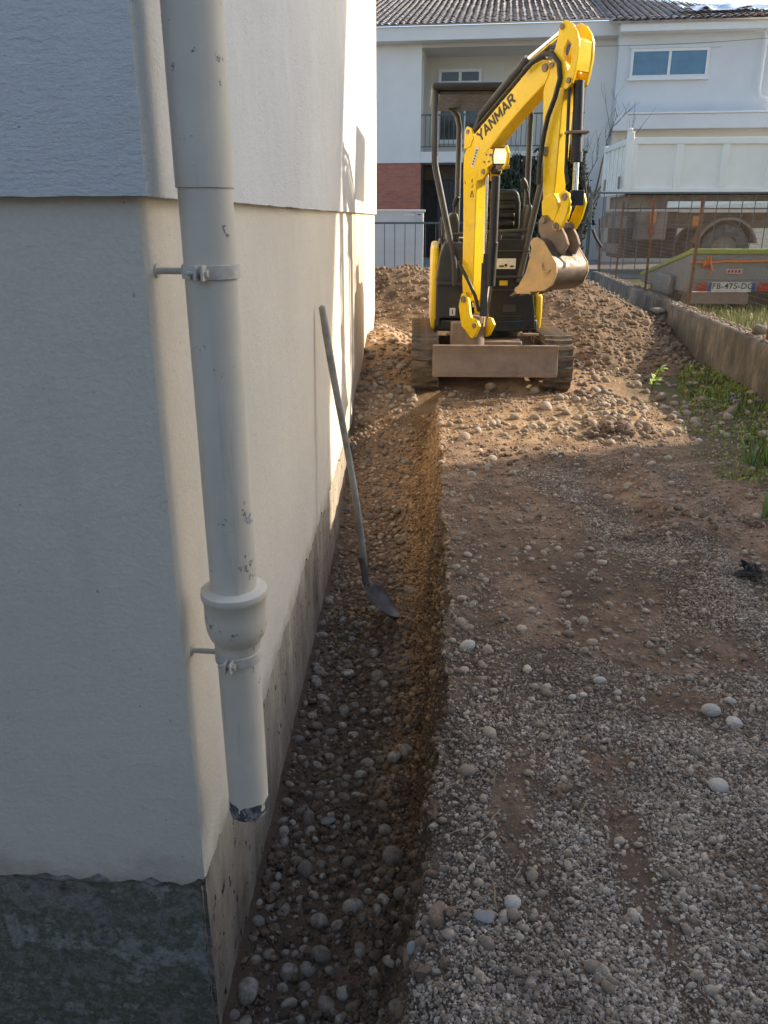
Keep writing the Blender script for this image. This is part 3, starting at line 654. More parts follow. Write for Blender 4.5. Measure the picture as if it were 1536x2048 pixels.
mb = MB(SO); mb.tube(pts, [.0175, .0195, .0195, .019, .0185, .018, .018, .018, .0185, .019, .0195, .020, .020], 14); mb.tube([sh_top - hd * .010, sh_top - hd * .004, sh_top], [.006, .014, .0175], 14); mb.build('handle', M_ash, sh, ang=60)
tip = Vector((-.090, 3.90, -.575)); neck = sh_bot + Vector((.012, -.012, -.075))
mb = MB(SO); mb.tube([sh_bot - hd * .10, sh_bot, sh_bot + Vector((.001, -.004, -.035)), neck], [.0225, .022, .020, .016], 14); mb.build('socket', M_blade, sh, ang=60)
ax = (tip - neck).normalized(); sd = ax.cross(Vector((.45, .1, .9))).normalized(); nm_ = sd.cross(ax).normalized(); L = (tip - neck).length
g = []; nu, nv = 14, 11
for i in range(nu):
    u = i / (nu - 1); w = .105 * (1 - .15 * u) * (min(1, (u * 5 + .35)) if u < .2 else 1) * math.sqrt(max(0.0, 1 - max(0, (u - .55) / .45) ** 2.2)) + .002
    g.append([neck + ax * (L * u) + sd * (w * v) + nm_ * (.030 * (v * v) - .018 * math.sin(u * math.pi) + .004) for v in [(-1 + 2 * k / (nv - 1)) for k in range(nv)]])
V_ = [p for r_ in g for p in r_]; F_ = [(i * nv + k, i * nv + k + 1, (i + 1) * nv + k + 1, (i + 1) * nv + k) for i in range(nu - 1) for k in range(nv - 1)]
mb = MB(SO); mb._add(V_, F_); o = mb.build('blade', M_blade, sh, ang=60); s_ = o.modifiers.new('solid', 'SOLIDIFY'); s_.thickness = .003
# ------------------------------------------------------------------ mini excavator
M_yel = pm('digger_yellow', (.93, .60, .004), .05, 5, .34, dirt=(.42, .26, .07), dscale=7, dlo=.56, dhi=.92, coat=.25, bmp=(12, .05, .004))
M_blk = pm('digger_black', (.018, .018, .019), .3, 8, .45, dirt=(.08, .066, .052), dscale=4, dlo=.58, dhi=.92, bmp=(60, .15, .002))
M_gry = pm('digger_grey', (.050, .049, .047), .3, 8, .42, dirt=(.15, .125, .10), dscale=4, dlo=.58, dhi=.9, bmp=(60, .15, .002))
M_rub = pm('track_rubber', (.060, .050, .040), .4, 14, .88, dirt=(.27, .20, .135), dscale=6, dlo=.36, dhi=.62, bmp=(60, .6, .006))
M_chr = pm('chrome_rod', (.75, .74, .72), .05, 10, .18, 1.0)
M_steel = pm('muddy_steel', (.26, .19, .14), .3, 10, .62, .2, dirt=(.34, .245, .165), dscale=7, dlo=.42, dhi=.68, bmp=(50, .4, .004))
M_buck = pm('muddy_yellow', (.62, .40, .17), .12, 8, .75, dirt=(.45, .31, .18), dscale=9, dlo=.42, dhi=.75, bmp=(60, .35, .003))
M_shell = pm('bucket_steel', (.16, .125, .10), .3, 9, .45, .6, dirt=(.22, .16, .115), dscale=6, dlo=.5, dhi=.75, bmp=(40, .3, .003))
M_hose = pm('hose_rubber', (.022, .021, .020), .3, 20, .5, dirt=(.12, .10, .08), dscale=12, dlo=.55, dhi=.8)
M_white = pm('white_label', (.74, .73, .70), .08, 20, .5, dirt=(.5, .45, .38), dscale=14)
M_ink = pm('print_black', (.03, .025, .02), .1, 10, .5)
M_sticker = pm('yellow_sticker', (.70, .50, .04), .1, 30, .5)
M_seat = pm('seat_vinyl', (.022, .022, .022), .3, 20, .42, dirt=(.07, .06, .05), dscale=6, bmp=(120, .2, .001))
EO = Vector((.645, 7.5, EXC_Z))
ex = empty('mini_excavator', EO, 0, 'yellow and black mini excavator with canopy, raised boom and curled bucket on rubber tracks', 'excavator')
D = Vector((.643, -.766, 0)).normalized(); NN = Vector((-D.y, D.x, 0)); Z = Vector((0, 0, 1))
FT = Vector((.4467, 6.8, 0))                    # foot of the boom; boom plane runs along D, thickness along NN
def bp(s, z, o=0): return FT + D * s + Z * z + NN * o
def plate(poly, o0, o1, mb=None):
    mb = mb or MB(EO); return mb.prism(poly, FT + NN * o0, D, Z, NN * (o1 - o0))

# tracks
def track(x0, x1):
    y0, y1, zb, h = 6.72, 8.36, EXC_Z - .012, .425; rr = h / 2; cz = zb + rr
    loop = []
    for i in range(13): a = math.pi / 2 + math.pi * i / 12; loop.append((y0 + rr + rr * math.cos(a), cz + rr * math.sin(a)))
    for i in range(1, 8): loop.append((y0 + rr + (y1 - y0 - 2 * rr) * i / 8, zb))
    for i in range(13): a = -math.pi / 2 + math.pi * i / 12; loop.append((y1 - rr + rr * math.cos(a), cz + rr * math.sin(a)))
    for i in range(1, 8): t = i / 8; loop.append((y1 - rr - (y1 - y0 - 2 * rr) * t, zb + h - .02 * math.sin(t * math.pi)))
    inner = [(y + (.034 if y < y0 + rr else (-.034 if y > y1 - rr else 0)) * 1.0, z + (.034 if z < cz else -.034)) for y, z in loop]
    mb = MB(EO); mb.ring(loop, inner, (x0, 0, 0), (0, 1, 0), (0, 0, 1), (x1 - x0, 0, 0))
    tk = mb.build('track', M_rub, ex, .006, ang=40)
    # tread lugs, one by one
    P = [Vector((0, a, b)) for a, b in loop]; n = len(P); cum = [0]
    for i in range(n): cum.append(cum[-1] + (P[(i + 1) % n] - P[i]).length)
    m = 44; lug = None
    for k in range(m):
        d = cum[-1] * k / m; i = max(j for j in range(n) if cum[j] <= d); t = (d - cum[i]) / (cum[i + 1] - cum[i])
        p = P[i].lerp(P[(i + 1) % n], t); tg = (P[(i + 1) % n] - P[i]).normalized(); nn = Vector((0, tg.z, -tg.y)); nn = nn if (p - Vector((0, (y0 + y1) / 2, cz))).dot(nn) > 0 else -nn
        if lug is None:
            w = (x1 - x0)
            b_ = MB(); b_._add([(-w / 2, -.024, 0), (-w / 2, .024, 0), (-.006, .010, 0), (.006, .010, 0), (w / 2, .024, 0), (w / 2, -.024, 0), (.006, -.034, 0), (-.006, -.034, 0),
                                (-w / 2 + .004, -.014, .024), (-w / 2 + .004, .014, .024), (-.012, .002, .024), (.012, .002, .024), (w / 2 - .004, .014, .024), (w / 2 - .004, -.014, .024), (.012, -.024, .024), (-.012, -.024, .024)],
                               [(8, 15, 10, 9), (15, 14, 11, 10), (14, 13, 12, 11), (0, 7, 15, 8), (7, 6, 14, 15), (6, 5, 13, 14), (5, 4, 12, 13), (4, 3, 11, 12), (3, 2, 10, 11), (2, 1, 9, 10), (1, 0, 8, 9)])
            lug = b_.mesh('tread_lug', 30); lug.materials.append(M_rub)
        o = bpy.data.objects.new('tread_lug', lug); col.objects.link(o); o.parent = tk
        M3 = Matrix((Vector((1, 0, 0)), nn.cross(Vector((1, 0, 0))), nn)).transposed().to_4x4()
        o.matrix_local = Matrix.Translation(Vector(((x0 + x1) / 2, p.y, p.z)) - EO) @ M3
    xm = (x0 + x1) / 2
    for yy, r_ in ((y0 + rr, rr - .045), (y1 - rr, rr - .045), (7.2, .07), (7.54, .07), (7.88, .07)):
        mb = MB(EO); z_ = cz if r_ > .1 else zb + .034 + r_; mb.cyl((xm - .06, yy, z_), (xm + .06, yy, z_), r_, 24); mb.cyl((xm - .085, yy, z_), (xm + .085, yy, z_), r_ * .4, 16); mb.build('track_wheel', M_steel, tk, .006)
    mb = MB(EO); mb.bb(xm - .05, xm + .05, y0 + .25, y1 - .25, cz - .08, cz + .09); mb.build('track_frame', M_steel, tk, .01)
track(-.03, .20); track(1.09, 1.32)
mb = MB(EO); mb.bb(.2, 1.09, 7.1, 7.95, .27, .42); mb.bb(.38, .92, 7.0, 8.05, .36, .50); mb.build('undercarriage', M_steel, ex, .01)
mb = MB(EO); mb.cyl((.645, 7.55, .48), (.645, 7.55, .57), .30, 32); mb.build('slew_ring', M_blk, ex, .006)
# dozer blade: curved plate
prof = [(6.52, .292), (6.495, .31), (6.505, .37), (6.52, .43), (6.522, .49), (6.505, .535), (6.53, .540), (6.548, .49), (6.546, .43), (6.535, .37), (6.545, .292)]
mb = MB(EO); mb.prism([(p[0], p[1]) for p in prof], (.143, 0, 0), (0, 1, 0), (0, 0, 1), (1.007, 0, 0)); bl = mb.build('dozer_blade', M_steel, ex, .004)
mb = MB(EO); mb.bb(.143, 1.15, 6.487, 6.494, .286, .322); mb.build('cutting_edge', M_steel, bl, .002)
for xx in (.42, .87):
    mb = MB(EO); mb.prism([(6.545, .33), (6.545, .48), (7.15, .42), (7.15, .33)], (xx - .03, 0, 0), (0, 1, 0), (0, 0, 1), (.06, 0, 0)); mb.build('blade_arm', M_steel, bl, .006)
# upper body
mb = MB(EO); mb.prism([(.17, 7.16), (.45, 7.10), (.86, 7.10), (1.07, 7.2), (1.10, 7.6), (1.05, 8.2), (.82, 8.42), (.47, 8.42), (.22, 8.2), (.15, 7.6)], (0, 0, .565), (1, 0, 0), (0, 1, 0), (0, 0, .10)); mb.build('platform', M_blk, ex, .015)
mb = MB(EO)
mb.prism([(7.22, .57), (7.20, .9), (7.26, 1.14), (7.38, 1.26), (7.7, 1.30), (8.1, 1.24), (8.28, 1.0), (8.3, .57)], (.135, 0, 0), (0, 1, 0), (0, 0, 1), (.065, 0, 0)); mb.build('side_cover', M_yel, ex, .025, seg=4)
mb = MB(EO)
mb.prism([(7.24, .57), (7.20, .72), (7.22, .86), (7.32, .90), (7.8, .95), (8.2, .92), (8.3, .57)], (1.045, 0, 0), (0, 1, 0), (0, 0, 1), (.06, 0, 0)); mb.build('side_cover', M_yel, ex, .022, seg=4)
mb = MB(EO); mb.prism([(.25, 8.22), (.47, 8.44), (.82, 8.44), (1.03, 8.22), (.98, 8.12), (.3, 8.12)], (0, 0, .57), (1, 0, 0), (0, 1, 0), (0, 0, .75)); mb.build('counterweight', M_yel, ex, .04, seg=4)
mb = MB(EO); mb.bb(.21, 1.04, 7.75, 8.14, .66, 1.32); mb.build('engine_cover', M_blk, ex, .02)
# left front housing with its dark recess
mb = MB(EO); mb.prism([(.175, .60), (.175, 1.0), (.20, 1.20), (.235, 1.30), (.40, 1.30), (.44, 1.05), (.44, .60), (.415, .60), (.415, .675), (.215, .675), (.215, .60)], (0, 7.13, 0), (1, 0, 0), (0, 0, 1), (0, .5, 0)); lh = mb.build('front_housing', M_gry, ex, .012)
mb = MB(EO); mb.bb(.19, .43, 7.30, 7.34, .57, .70); mb.build('recess_back', M_blk, lh)
mb = MB(EO); mb.cyl((.33, 7.2, .625), (.33, 7.30, .625), .035, 14); mb.build('horn', M_gry, lh)
mb = MB(EO); mb.bb(.18, .42, 7.09, 7.13, .955, .985); mb.build('ledge', M_gry, lh, .006)
mb = MB(EO); mb.bb(.295, .345, 7.124, 7.129, .70, .765); mb.build('label_plate', M_white, lh, .001)
mb = MB(EO); mb.bb(.316, .324, 7.1225, 7.1235, .715, .75); mb.build('label_print', M_ink, lh)
# floor and front panel
mb = MB(EO); mb.bb(.46, 1.04, 7.15, 7.72, .66, .70); mb.build('floor', M_gry, ex, .006)
mb = MB(EO); mb.prism([(.60, .60), (.60, 1.33), (.915, 1.33), (.95, 1.28), (1.03, .75), (1.04, .60)], (0, 7.145, 0), (1, 0, 0), (0, 0, 1), (0, .035, 0)); fp = mb.build('front_panel', M_blk, ex, .008)
mb = MB(EO); mb.bb(.685, .845, 7.137, 7.142, 1.089, 1.174); lp = mb.build('label_plate', M_white, fp, .001)
for i in range(3):
    mb = MB(EO); w = (.05, .028, .04)[i]; mb.bb(.705 + .046 * i, .705 + .046 * i + w * .8, 7.1345, 7.136, 1.105 + .004 * (i == 1), 1.118 + .012 * (i == 1)); mb.build('label_print', M_ink, lp)
mb = MB(EO); mb.bb(.715, .785, 7.138, 7.142, .953, .994); mb.build('sticker', M_sticker, fp, .001)
mb = MB(EO); mb.bb(.754, .866, 7.139, 7.142, .732, .795); mb.build('dull_label', M_gry, fp, .001)
mb = MB(EO); mb.tube([(.64, 7.11, 1.024), (.92, 7.11, 1.026)], .011, 12); mb.build('step_bar', M_gry, fp)
for z_ in (1.235, .915):
    mb = MB(EO); mb.bb(.61, .96, 7.130, 7.144, z_ - .006, z_ + .006); mb.build('panel_seam', M_gry, fp, .003)
for k in range(5):
    mb = MB(EO); mb.bb(.72, .92, 7.134, 7.142, .60 + .022 * k, .610 + .022 * k); mb.build('grille_slat', M_gry, fp, .002)
for xx in (.70, .88):
    mb = MB(EO); mb.tube([(xx, 7.25, .70), (xx, 7.21, .86), (xx + .01, 7.18, 1.36)], .010, 10); mb.bb(xx - .045, xx + .045, 7.15, 7.24, 1.235, 1.262); mb.build('travel_lever', M_blk, ex, .003)
# seat
mb = MB(EO); mb.prism([(.54, 1.36), (.53, 1.44), (.545, 1.62), (.58, 1.715), (.62, 1.735), (.86, 1.735), (.90, 1.715), (.925, 1.62), (.93, 1.44), (.92, 1.36)], (0, 7.86, 0), (1, 0, 0), (0, -.12, 1), (0, .11, 0)); sb = mb.build('seat_back', M_seat, ex, .03, seg=4)
for k in range(4):
    mb = MB(EO); z_ = 1.42 + .072 * k; mb.bb(.585, .875, 7.655 - .0, 7.695, z_, z_ + .05); o = mb.build('seat_rib', M_seat, sb, .016, seg=3)
mb = MB(EO); mb.bb(.53, .93, 7.36, 7.86, 1.27, 1.385); mb.build('seat_cushion', M_seat, ex, .04, seg=4)
mb = MB(EO); mb.bb(.58, .88, 7.45, 7.75, .70, 1.28); mb.build('seat_base', M_blk, ex, .02)
# consoles and levers
mb = MB(EO); mb.prism([(.91, 1.30), (.925, 1.50), (.945, 1.60), (.985, 1.61), (1.0, 1.5), (1.0, 1.30)], (0, 7.36, 0), (1, 0, 0), (0, 0, 1), (0, .3, 0)); rc = mb.build('control_console', M_gry, ex, .02, seg=3)
mb = MB(EO); mb.tube([(.968, 7.44, 1.60), (.95, 7.43, 1.70), (.925, 7.41, 1.745)], .011, 10); mb.tube([(.935, 7.42, 1.735), (.915, 7.41, 1.775), (.895, 7.41, 1.805), (.888, 7.41, 1.812)], [.020, .026, .024, .010], 12); mb.build('joystick', M_blk, rc)
mb = MB(EO); mb.prism([(.255, 1.28), (.26, 1.46), (.29, 1.54), (.35, 1.54), (.37, 1.46), (.37, 1.28)], (0, 7.34, 0), (1, 0, 0), (0, 0, 1), (0, .3, 0)); lc = mb.build('control_console', M_gry, ex, .02, seg=3)
mb = MB(EO); mb.tube([(.32, 7.42, 1.53), (.325, 7.41, 1.60)], .011, 10); mb.tube([(.322, 7.41, 1.59), (.335, 7.40, 1.63), (.352, 7.39, 1.665), (.358, 7.39, 1.672)], [.018, .024, .022, .008], 12); mb.build('joystick', M_blk, lc)
mb = MB(EO); mb.tube([(.262, 7.34, 1.50), (.215, 7.30, 1.50), (.20, 7.27, 1.44), (.205, 7.27, 1.36), (.235, 7.28, 1.27), (.245, 7.28, 1.18)], .012, 10); mb.build('console_hose', M_hose, lc)
mb = MB(EO); mb.tube([(.225, 7.30, 1.47), (.232, 7.28, 1.38), (.25, 7.27, 1.3)], .008, 8); mb.build('console_hose', M_hose, lc)
# canopy
mb = MB(EO); mb.prism([(.105, 7.12), (1.085, 7.12), (1.085, 8.32), (.105, 8.32)], (0, 0, 2.455), (1, 0, 0), (0, 1, 0), (0, 0, .05)); cp = mb.build('canopy_roof', M_blk, ex, .02, seg=3)
mb = MB(EO); mb.bb(.16, 1.03, 7.19, 8.25, 2.425, 2.457); mb.build('canopy_lining', M_gry, cp, .012)
for pts in ([(.135, 7.18, 2.46), (.135, 7.18, 2.3), (.143, 7.18, 1.92), (.155, 7.18, 1.86), (.300, 7.14, 1.26), (.322, 7.12, 1.14), (.330, 7.11, .95)],
            [(1.060, 7.18, 2.46), (1.060, 7.18, 2.3), (1.050, 7.18, 1.92), (1.035, 7.18, 1.84), (.935, 7.16, 1.30), (.915, 7.15, 1.18), (.875, 7.12, .98)]):
    mb = MB(EO); mb.tube(pts, .027, 14); mb.build('canopy_post', M_gry, ex)
for pts in ([(.30, 8.05, 2.43), (.36, 8.16, 2.38), (.385, 8.2, 2.28), (.385, 8.2, 1.28)], [(1.0, 8.05, 2.43), (1.03, 8.16, 2.38), (1.035, 8.2, 2.28), (1.05, 8.2, 1.0)]):
    mb = MB(EO); mb.tube(pts, .027, 14); mb.build('canopy_post', M_gry, ex)
mb = MB(EO); mb.tube([(.29, 7.17, 1.36), (.62, 7.17, 1.385), (.95, 7.17, 1.40)], .016, 12); mb.build('handrail', M_gry, ex)
# swing bracket
mb = MB(EO); mb.cyl(bp(.0, .46, .065), bp(.0, .74, .065), .085, 24); mb.box(bp(-.10, .57, .065), (.26, .20, .20)); mb.build('swing_post', M_steel, ex, .012)
BR = [(-.1, .81), (-.072, .911), (-.024, .925), (.012, .863), (.034, .755), (.052, .724), (.117, .719), (.151, .667), (.093, .573), (.061, .559), (-.008, .618), (-.059, .647)]
for o0 in (-.034, .134):
    br = plate(BR, o0, o0 + .03).build('swing_bracket', M_yel, ex, .005)
    sgn = -1 if o0 < 0 else 1; oo = o0 if o0 < 0 else o0 + .03
    mb = MB(EO); mb.cyl(bp(-.038, .868, oo), bp(-.038, .868, oo + sgn * .014), .026, 20); mb.cyl(bp(.098, .668, oo), bp(.098, .668, oo + sgn * .012), .02, 18); mb.build('pin', M_steel, br, .002)
# boom
BOOM = [(-.075, .86), (-.095, .93), (-.104, 1.016), (-.109, 1.251), (-.115, 1.481), (-.133, 1.853), (-.132, 1.955), (-.091, 2.038), (-.033, 2.094), (.545, 2.504), (.635, 2.526), (.69, 2.513), (.717, 2.473), (.696, 2.408), (.663, 2.369), (.485, 2.251), (.282, 2.103), (.174, 2.008), (.117, 1.966), (.076, 1.926), (.042, 1.864), (.029, 1.789), (.022, 1.717), (.025, 1.255), (.027, 1.023), (.02, .92), (-.01, .85), (-.045, .84)]
bo = plate(BOOM, 0, .13).build('boom', M_yel, ex, .008, seg=3)
for o0 in (-.006, .130):
    plate([(.126, 1.971), (.162, 1.989), (.193, 1.984), (.206, 1.946), (.2, 1.885), (.144, 1.86), (.146, 1.826), (.096, 1.779), (.037, 1.77), (.042, 1.865), (.075, 1.93)], o0, o0 + .024 if o0 > 0 else .02).build('cylinder_ear', M_yel, bo, .004)
    plate([(-.126, 2.0), (-.122, 2.138), (-.096, 2.165), (-.05, 2.144), (-.02, 2.08), (-.05, 2.02)], o0, o0 + .022).build('top_ear', M_yel, bo, .004)
for s_, z_, r_ in ((-.085, 2.125, .016), (.175, 1.945, .010), (.103, 1.832, .020), (.11, 1.90, .007), (.668, 2.472, .026), (.13, 1.95, .006), (.16, 1.90, .006)):
    mb = MB(EO); mb.cyl(bp(s_, z_, -.004), bp(s_, z_, -.014), r_, 16); mb.build('pin', M_steel, bo, .002)
def text(s, body, size, o, right, up, mat, parent, name='lettering', off=.0, shear=0):
    cu = bpy.data.curves.new(name, 'FONT'); cu.body = body; cu.size = size; cu.extrude = .0006; cu.offset = off; cu.shear = shear; cu.space_character = 1.14; cu.align_x = 'LEFT'; cu.align_y = 'BOTTOM'
    t = bpy.data.objects.new('tmp', cu); col.objects.link(t); dg = bpy.context.evaluated_depsgraph_get()
    me = bpy.data.meshes.new_from_object(t.evaluated_get(dg)); bpy.data.objects.remove(t)
    me.materials.clear(); me.materials.append(mat); me.name = name
    right = Vector(right).normalized(); up = Vector(up).normalized(); nrm = right.cross(up)
    M4 = Matrix((right, up, nrm)).transposed().to_4x4(); M4.translation = Vector(o) - s
    me.transform(M4); ob_ = obj(name, me, None, parent); return ob_
ta = math.atan2(2.504 - 2.094, .545 + .033); rt = D * math.cos(ta) + Z * math.sin(ta); up_ = -D * math.sin(ta) + Z * math.cos(ta)
GLY = {'Y': (((0, 1), (.5, .48)), ((1, 1), (.5, .48)), ((.5, .52), (.5, 0))), 'A': (((0, 0), (.5, 1)), ((.5, 1), (1, 0)), ((.2, .27), (.8, .27))), 'N': (((0.08, 0), (.08, 1)), ((.08, 1), (.92, 0)), ((.92, 0), (.92, 1))),
       'M': (((.06, 0), (.06, 1)), ((.06, 1), (.5, .25)), ((.5, .25), (.94, 1)), ((.94, 1), (.94, 0))), 'R': (((.08, 0), (.08, 1)), ((.08, .93), (.75, .93)), ((.75, .93), (.92, .72)), ((.92, .72), (.75, .48)), ((.75, .48), (.08, .48)), ((.5, .48), (.95, 0)))}
LH, LW, GAP, SW = .072, .056, .016, .0155
for i, ch in enumerate('YANMAR'):
    mb = MB(EO); lw_ = LW * (1.18 if ch == 'M' else 1)
    xo = sum((LW * (1.18 if c == 'M' else 1)) + GAP for c in 'YANMAR'[:i])
    for k, (p, q) in enumerate(GLY[ch]):
        a = Vector((xo + p[0] * lw_, p[1] * LH)); b = Vector((xo + q[0] * lw_, q[1] * LH)); d = (b - a).normalized(); pn = Vector((-d.y, d.x)) * SW / 2; e_ = d * SW * .22
        mb.prism([tuple(a - e_ - pn), tuple(b + e_ - pn), tuple(b + e_ + pn), tuple(a - e_ + pn)], bp(.052, 2.045, -.0012 - .00025 * k), rt, up_, -NN * .0008)
    mb.build('letter', M_ink, bo)
# badge and warning pictograms on the lower boom
b1 = Vector(bp(-.029, 1.868)); b2 = Vector(bp(.028, 2.011)); dr = (b2 - b1).normalized(); wd = (dr.cross(NN)).normalized()
mb = MB(EO); mb.box((b1 + b2) / 2 - NN * .0015, (.030, .003, .15), Matrix((wd, NN, dr)).transposed()); bd = mb.build('badge', M_white, bo, .001)
for k in range(6):
    mb = MB(EO); mb.box(b1.lerp(b2, .16 + .135 * k) - NN * .0035, (.018, .001, .011), Matrix((wd, NN, dr)).transposed()); mb.build('badge_print', M_ink, bd)
for (a, c) in (((-.04, 1.655), (0.0, 1.655)), ((0, 1.655), (-.02, 1.70)), ((-.02, 1.70), (-.04, 1.655)), ((-.02, 1.665), (-.02, 1.685)), ((-.035, 1.725), (-.012, 1.725)), ((-.012, 1.725), (-.012, 1.745)), ((-.022, 1.755), (-.022, 1.785)), ((-.022, 1.785), (-.030, 1.765))):
    mb = MB(EO); mb.tube([bp(a[0], a[1], -.001), bp(c[0], c[1], -.001)], .0024, 6); mb.build('pictogram', M_ink, bo)
# work light, switched on
lt = MB(EO); lt.prism([(-.052, -.062), (.052, -.062), (.06, 0), (.048, .062), (-.048, .062), (-.06, 0)], bp(.250, 1.935, .02) , Vector((1, 0, 0)), Z, Vector((0, .085, 0))); lo_ = lt.build('work_light', M_gry, ex, .01, seg=3)
m, nt, b = new_mat('lit_lens'); b.inputs['Base Color'].default_value = (.6, .5, .4, 1); b.inputs['Roughness'].default_value = .2
co = tco(nt); b.inputs['Emission Color'].default_value = (1, .72, .42, 1); b.inputs['Emission Strength'].default_value = .55; M_lens = m
m, nt, b = new_mat('lit_bulb'); b.inputs['Emission Color'].default_value = (1, .86, .62, 1); b.inputs['Emission Strength'].default_value = 9.0; M_bulb = m
c_ = bp(.250, 1.935, .02) - Vector((0, .004, 0))
mb = MB(EO); mb.prism([(-.045, -.052), (.045, -.052), (.05, 0), (.04, .052), (-.04, .052), (-.05, 0)], c_, Vector((1, 0, 0)), Z, Vector((0, .005, 0))); mb.build('lens', M_lens, lo_, .004)
mb = MB(EO); mb.cyl(c_ - Vector((0.002, .006, .002)), c_, .016, 16); mb.build('bulb', M_bulb, lo_, .003)
mb = MB(EO); mb.tube([bp(.30, 2.0, .03), bp(.335, 1.95, .02), bp(.325, 1.88, .02), bp(.28, 1.85, .03)], .014, 10); mb.build('light_guard', M_yel, lo_)
mb = MB(EO); mb.box(bp(.24, 1.86, .06), (.10, .06, .03)); mb.build('light_bracket', M_steel, lo_, .004)
# rams
mb = MB(EO); mb.cyl(bp(.170, 1.80, .065), bp(.172, 1.30, .065), .034, 20); mb.cyl(bp(.172, 1.32, .065), bp(.160, .98, .065), .040, 20); mb.cyl(bp(.17, 1.84, .035), bp(.17, 1.84, .095), .03, 16); bc = mb.build('boom_ram', M_blk, ex, .004)
mb = MB(EO); mb.cyl(bp(.160, .99, .065), bp(.118, .66, .065), .020, 16); mb.build('ram_rod', M_chr, bc)
mb = MB(EO); mb.cyl(bp(.108, 1.81, .03), bp(.118, 1.20, .03), .012, 12); mb.build('ram_pipe', M_chr, bc)
mb = MB(EO); mb.box(bp(.118, 1.16, .04), (.035, .045, .14)); mb.box(bp(.125, .95, .035), (.06, .03, .42)); mb.build('ram_guard', M_gry, bc, .005)
mb = MB(EO); mb.cyl(bp(-.075, 2.135, .065), bp(-.02, 2.235, .065), .022, 14); mb.cyl(bp(-.02, 2.235, .065), bp(.42, 2.545, .065), .033, 20); mb.cyl(bp(.40, 2.531, .065), bp(.44, 2.559, .065), .039, 20); ac = mb.build('arm_ram', M_blk, ex, .003)
mb = MB(EO); mb.cyl(bp(.43, 2.552, .065), bp(.775, 2.700, .065), .019, 16); mb.cyl(bp(.79, 2.705, .02), bp(.79, 2.705, .11), .026, 16); mb.build('ram_rod', M_chr, ac)
for o0, lift in ((.02, .028), (.105, .032), (.085, .05)):
    mb = MB(EO); mb.tube([bp(-.10, 1.75, o0 - .01), bp(-.142, 1.92, o0), bp(-.10, 2.06 + lift, o0), bp(-.02, 2.12 + lift, o0), bp(.25, 2.31 + lift, o0), bp(.50, 2.487 + lift, o0), bp(.575, 2.53 + lift, o0)], .012, 10); mb.build('boom_hose', M_hose, ac)
for k in range(3):
    t = .12 + .34 * k; mb = MB(EO); mb.box(bp(-.03 + .578 * t, 2.10 + .41 * t, .065) + Z * .02, (.10, .03, .02)); mb.build('hose_clip', M_steel, ac, .003)
# arm with its knuckle plates
ARM = [(.653, 2.329), (.670, 2.387), (.685, 2.466), (.722, 2.535), (.779, 2.542), (.847, 2.426), (.874, 2.364), (.842, 2.30), (.832, 2.20), (.825, 1.9), (.815, 1.62), (.790, 1.575), (.735, 1.575), (.712, 1.62), (.690, 1.9), (.662, 2.2)]
ar = plate(ARM, .005, .125).build('arm', M_yel, ex, .008, seg=3)
KN = [(.752, 2.50), (.752, 2.553), (.775, 2.618), (.787, 2.711), (.833, 2.732), (.891, 2.704), (.937, 2.65), (.959, 2.601), (.963, 2.506), (.946, 2.413), (.928, 2.347), (.88, 2.315), (.83, 2.33), (.78, 2.42)]
HO = [(.844, 2.483), (.836, 2.561), (.866, 2.614), (.901, 2.581), (.911, 2.513), (.898, 2.438), (.871, 2.421)]
for o0 in (-.020, .128):
    mb = MB(EO); mb.ring(KN, HO, FT + NN * o0, D, Z, NN * .022); mb.build('knuckle_plate', M_yel, ar, .003)
mb = MB(EO); mb.prism([(.93, 2.62), (.955, 2.60), (.958, 2.50), (.945, 2.42), (.925, 2.42), (.935, 2.50), (.93, 2.58)], FT + NN * .0, D, Z, NN * .13); mb.build('knuckle_web', M_yel, ar, .003)
for s_, z_, r_ in ((.815, 2.695, .018), (.905, 2.365, .018), (.745, 2.475, .02)):
    for o0 in (-.022, .152):
        mb = MB(EO); mb.cyl(bp(s_, z_, o0), bp(s_, z_, o0 - .012 if o0 < 0 else o0 + .012), r_, 16); mb.build('pin', M_steel, ar, .002)
mb = MB(EO); mb.tube([bp(a, c, -.035) for a, c in ((.50, 2.47), (.575, 2.515), (.661, 2.548), (.748, 2.545), (.815, 2.480), (.835, 2.386), (.802, 2.271), (.748, 2.155), (.722, 2.043), (.708, 1.95), (.700, 1.86), (.700, 1.72))], .017, 12); mb.build('arm_hose', M_hose, ar)
mb = MB(EO); mb.tube([bp(a, c, .02) for a, c in ((.60, 2.56), (.68, 2.60), (.76, 2.575), (.80, 2.5))], .015, 12); mb.build('arm_hose', M_hose, ar)
mb = MB(EO); mb.box(bp(.712, 1.94, -.012), (.05, .03, .06)); mb.build('hose_clip', M_steel, ar, .004)
mb = MB(EO); mb.cyl(bp(.918, 2.37, .065), bp(.945, 1.90, .065), .036, 20); mb.cyl(bp(.944, 1.93, .065), bp(.946, 1.86, .065), .042, 20); bk = mb.build('bucket_ram', M_blk, ex, .003)
mb = MB(EO); mb.cyl(bp(.946, 1.88, .065), bp(.955, 1.64, .065), .020, 16); mb.build('ram_rod', M_chr, bk)
mb = MB(EO); mb.cyl(bp(.955, 1.63, .0), bp(.955, 1.63, .13), .034, 18); mb.box(bp(.975, 1.63, .065), (.09, .07, .10)); mb.build('rod_eye', M_blk, bk, .006)
for o0, q in ((.01, .895), (.115, .90)):
    mb = MB(EO); mb.tube([bp(.84, 2.40, o0), bp(q - .01, 2.32, o0), bp(q, 2.05, o0), bp(q + .01, 1.80, o0), bp(q + .03, 1.72, o0)], .012, 10); mb.build('ram_hose', M_hose, bk)
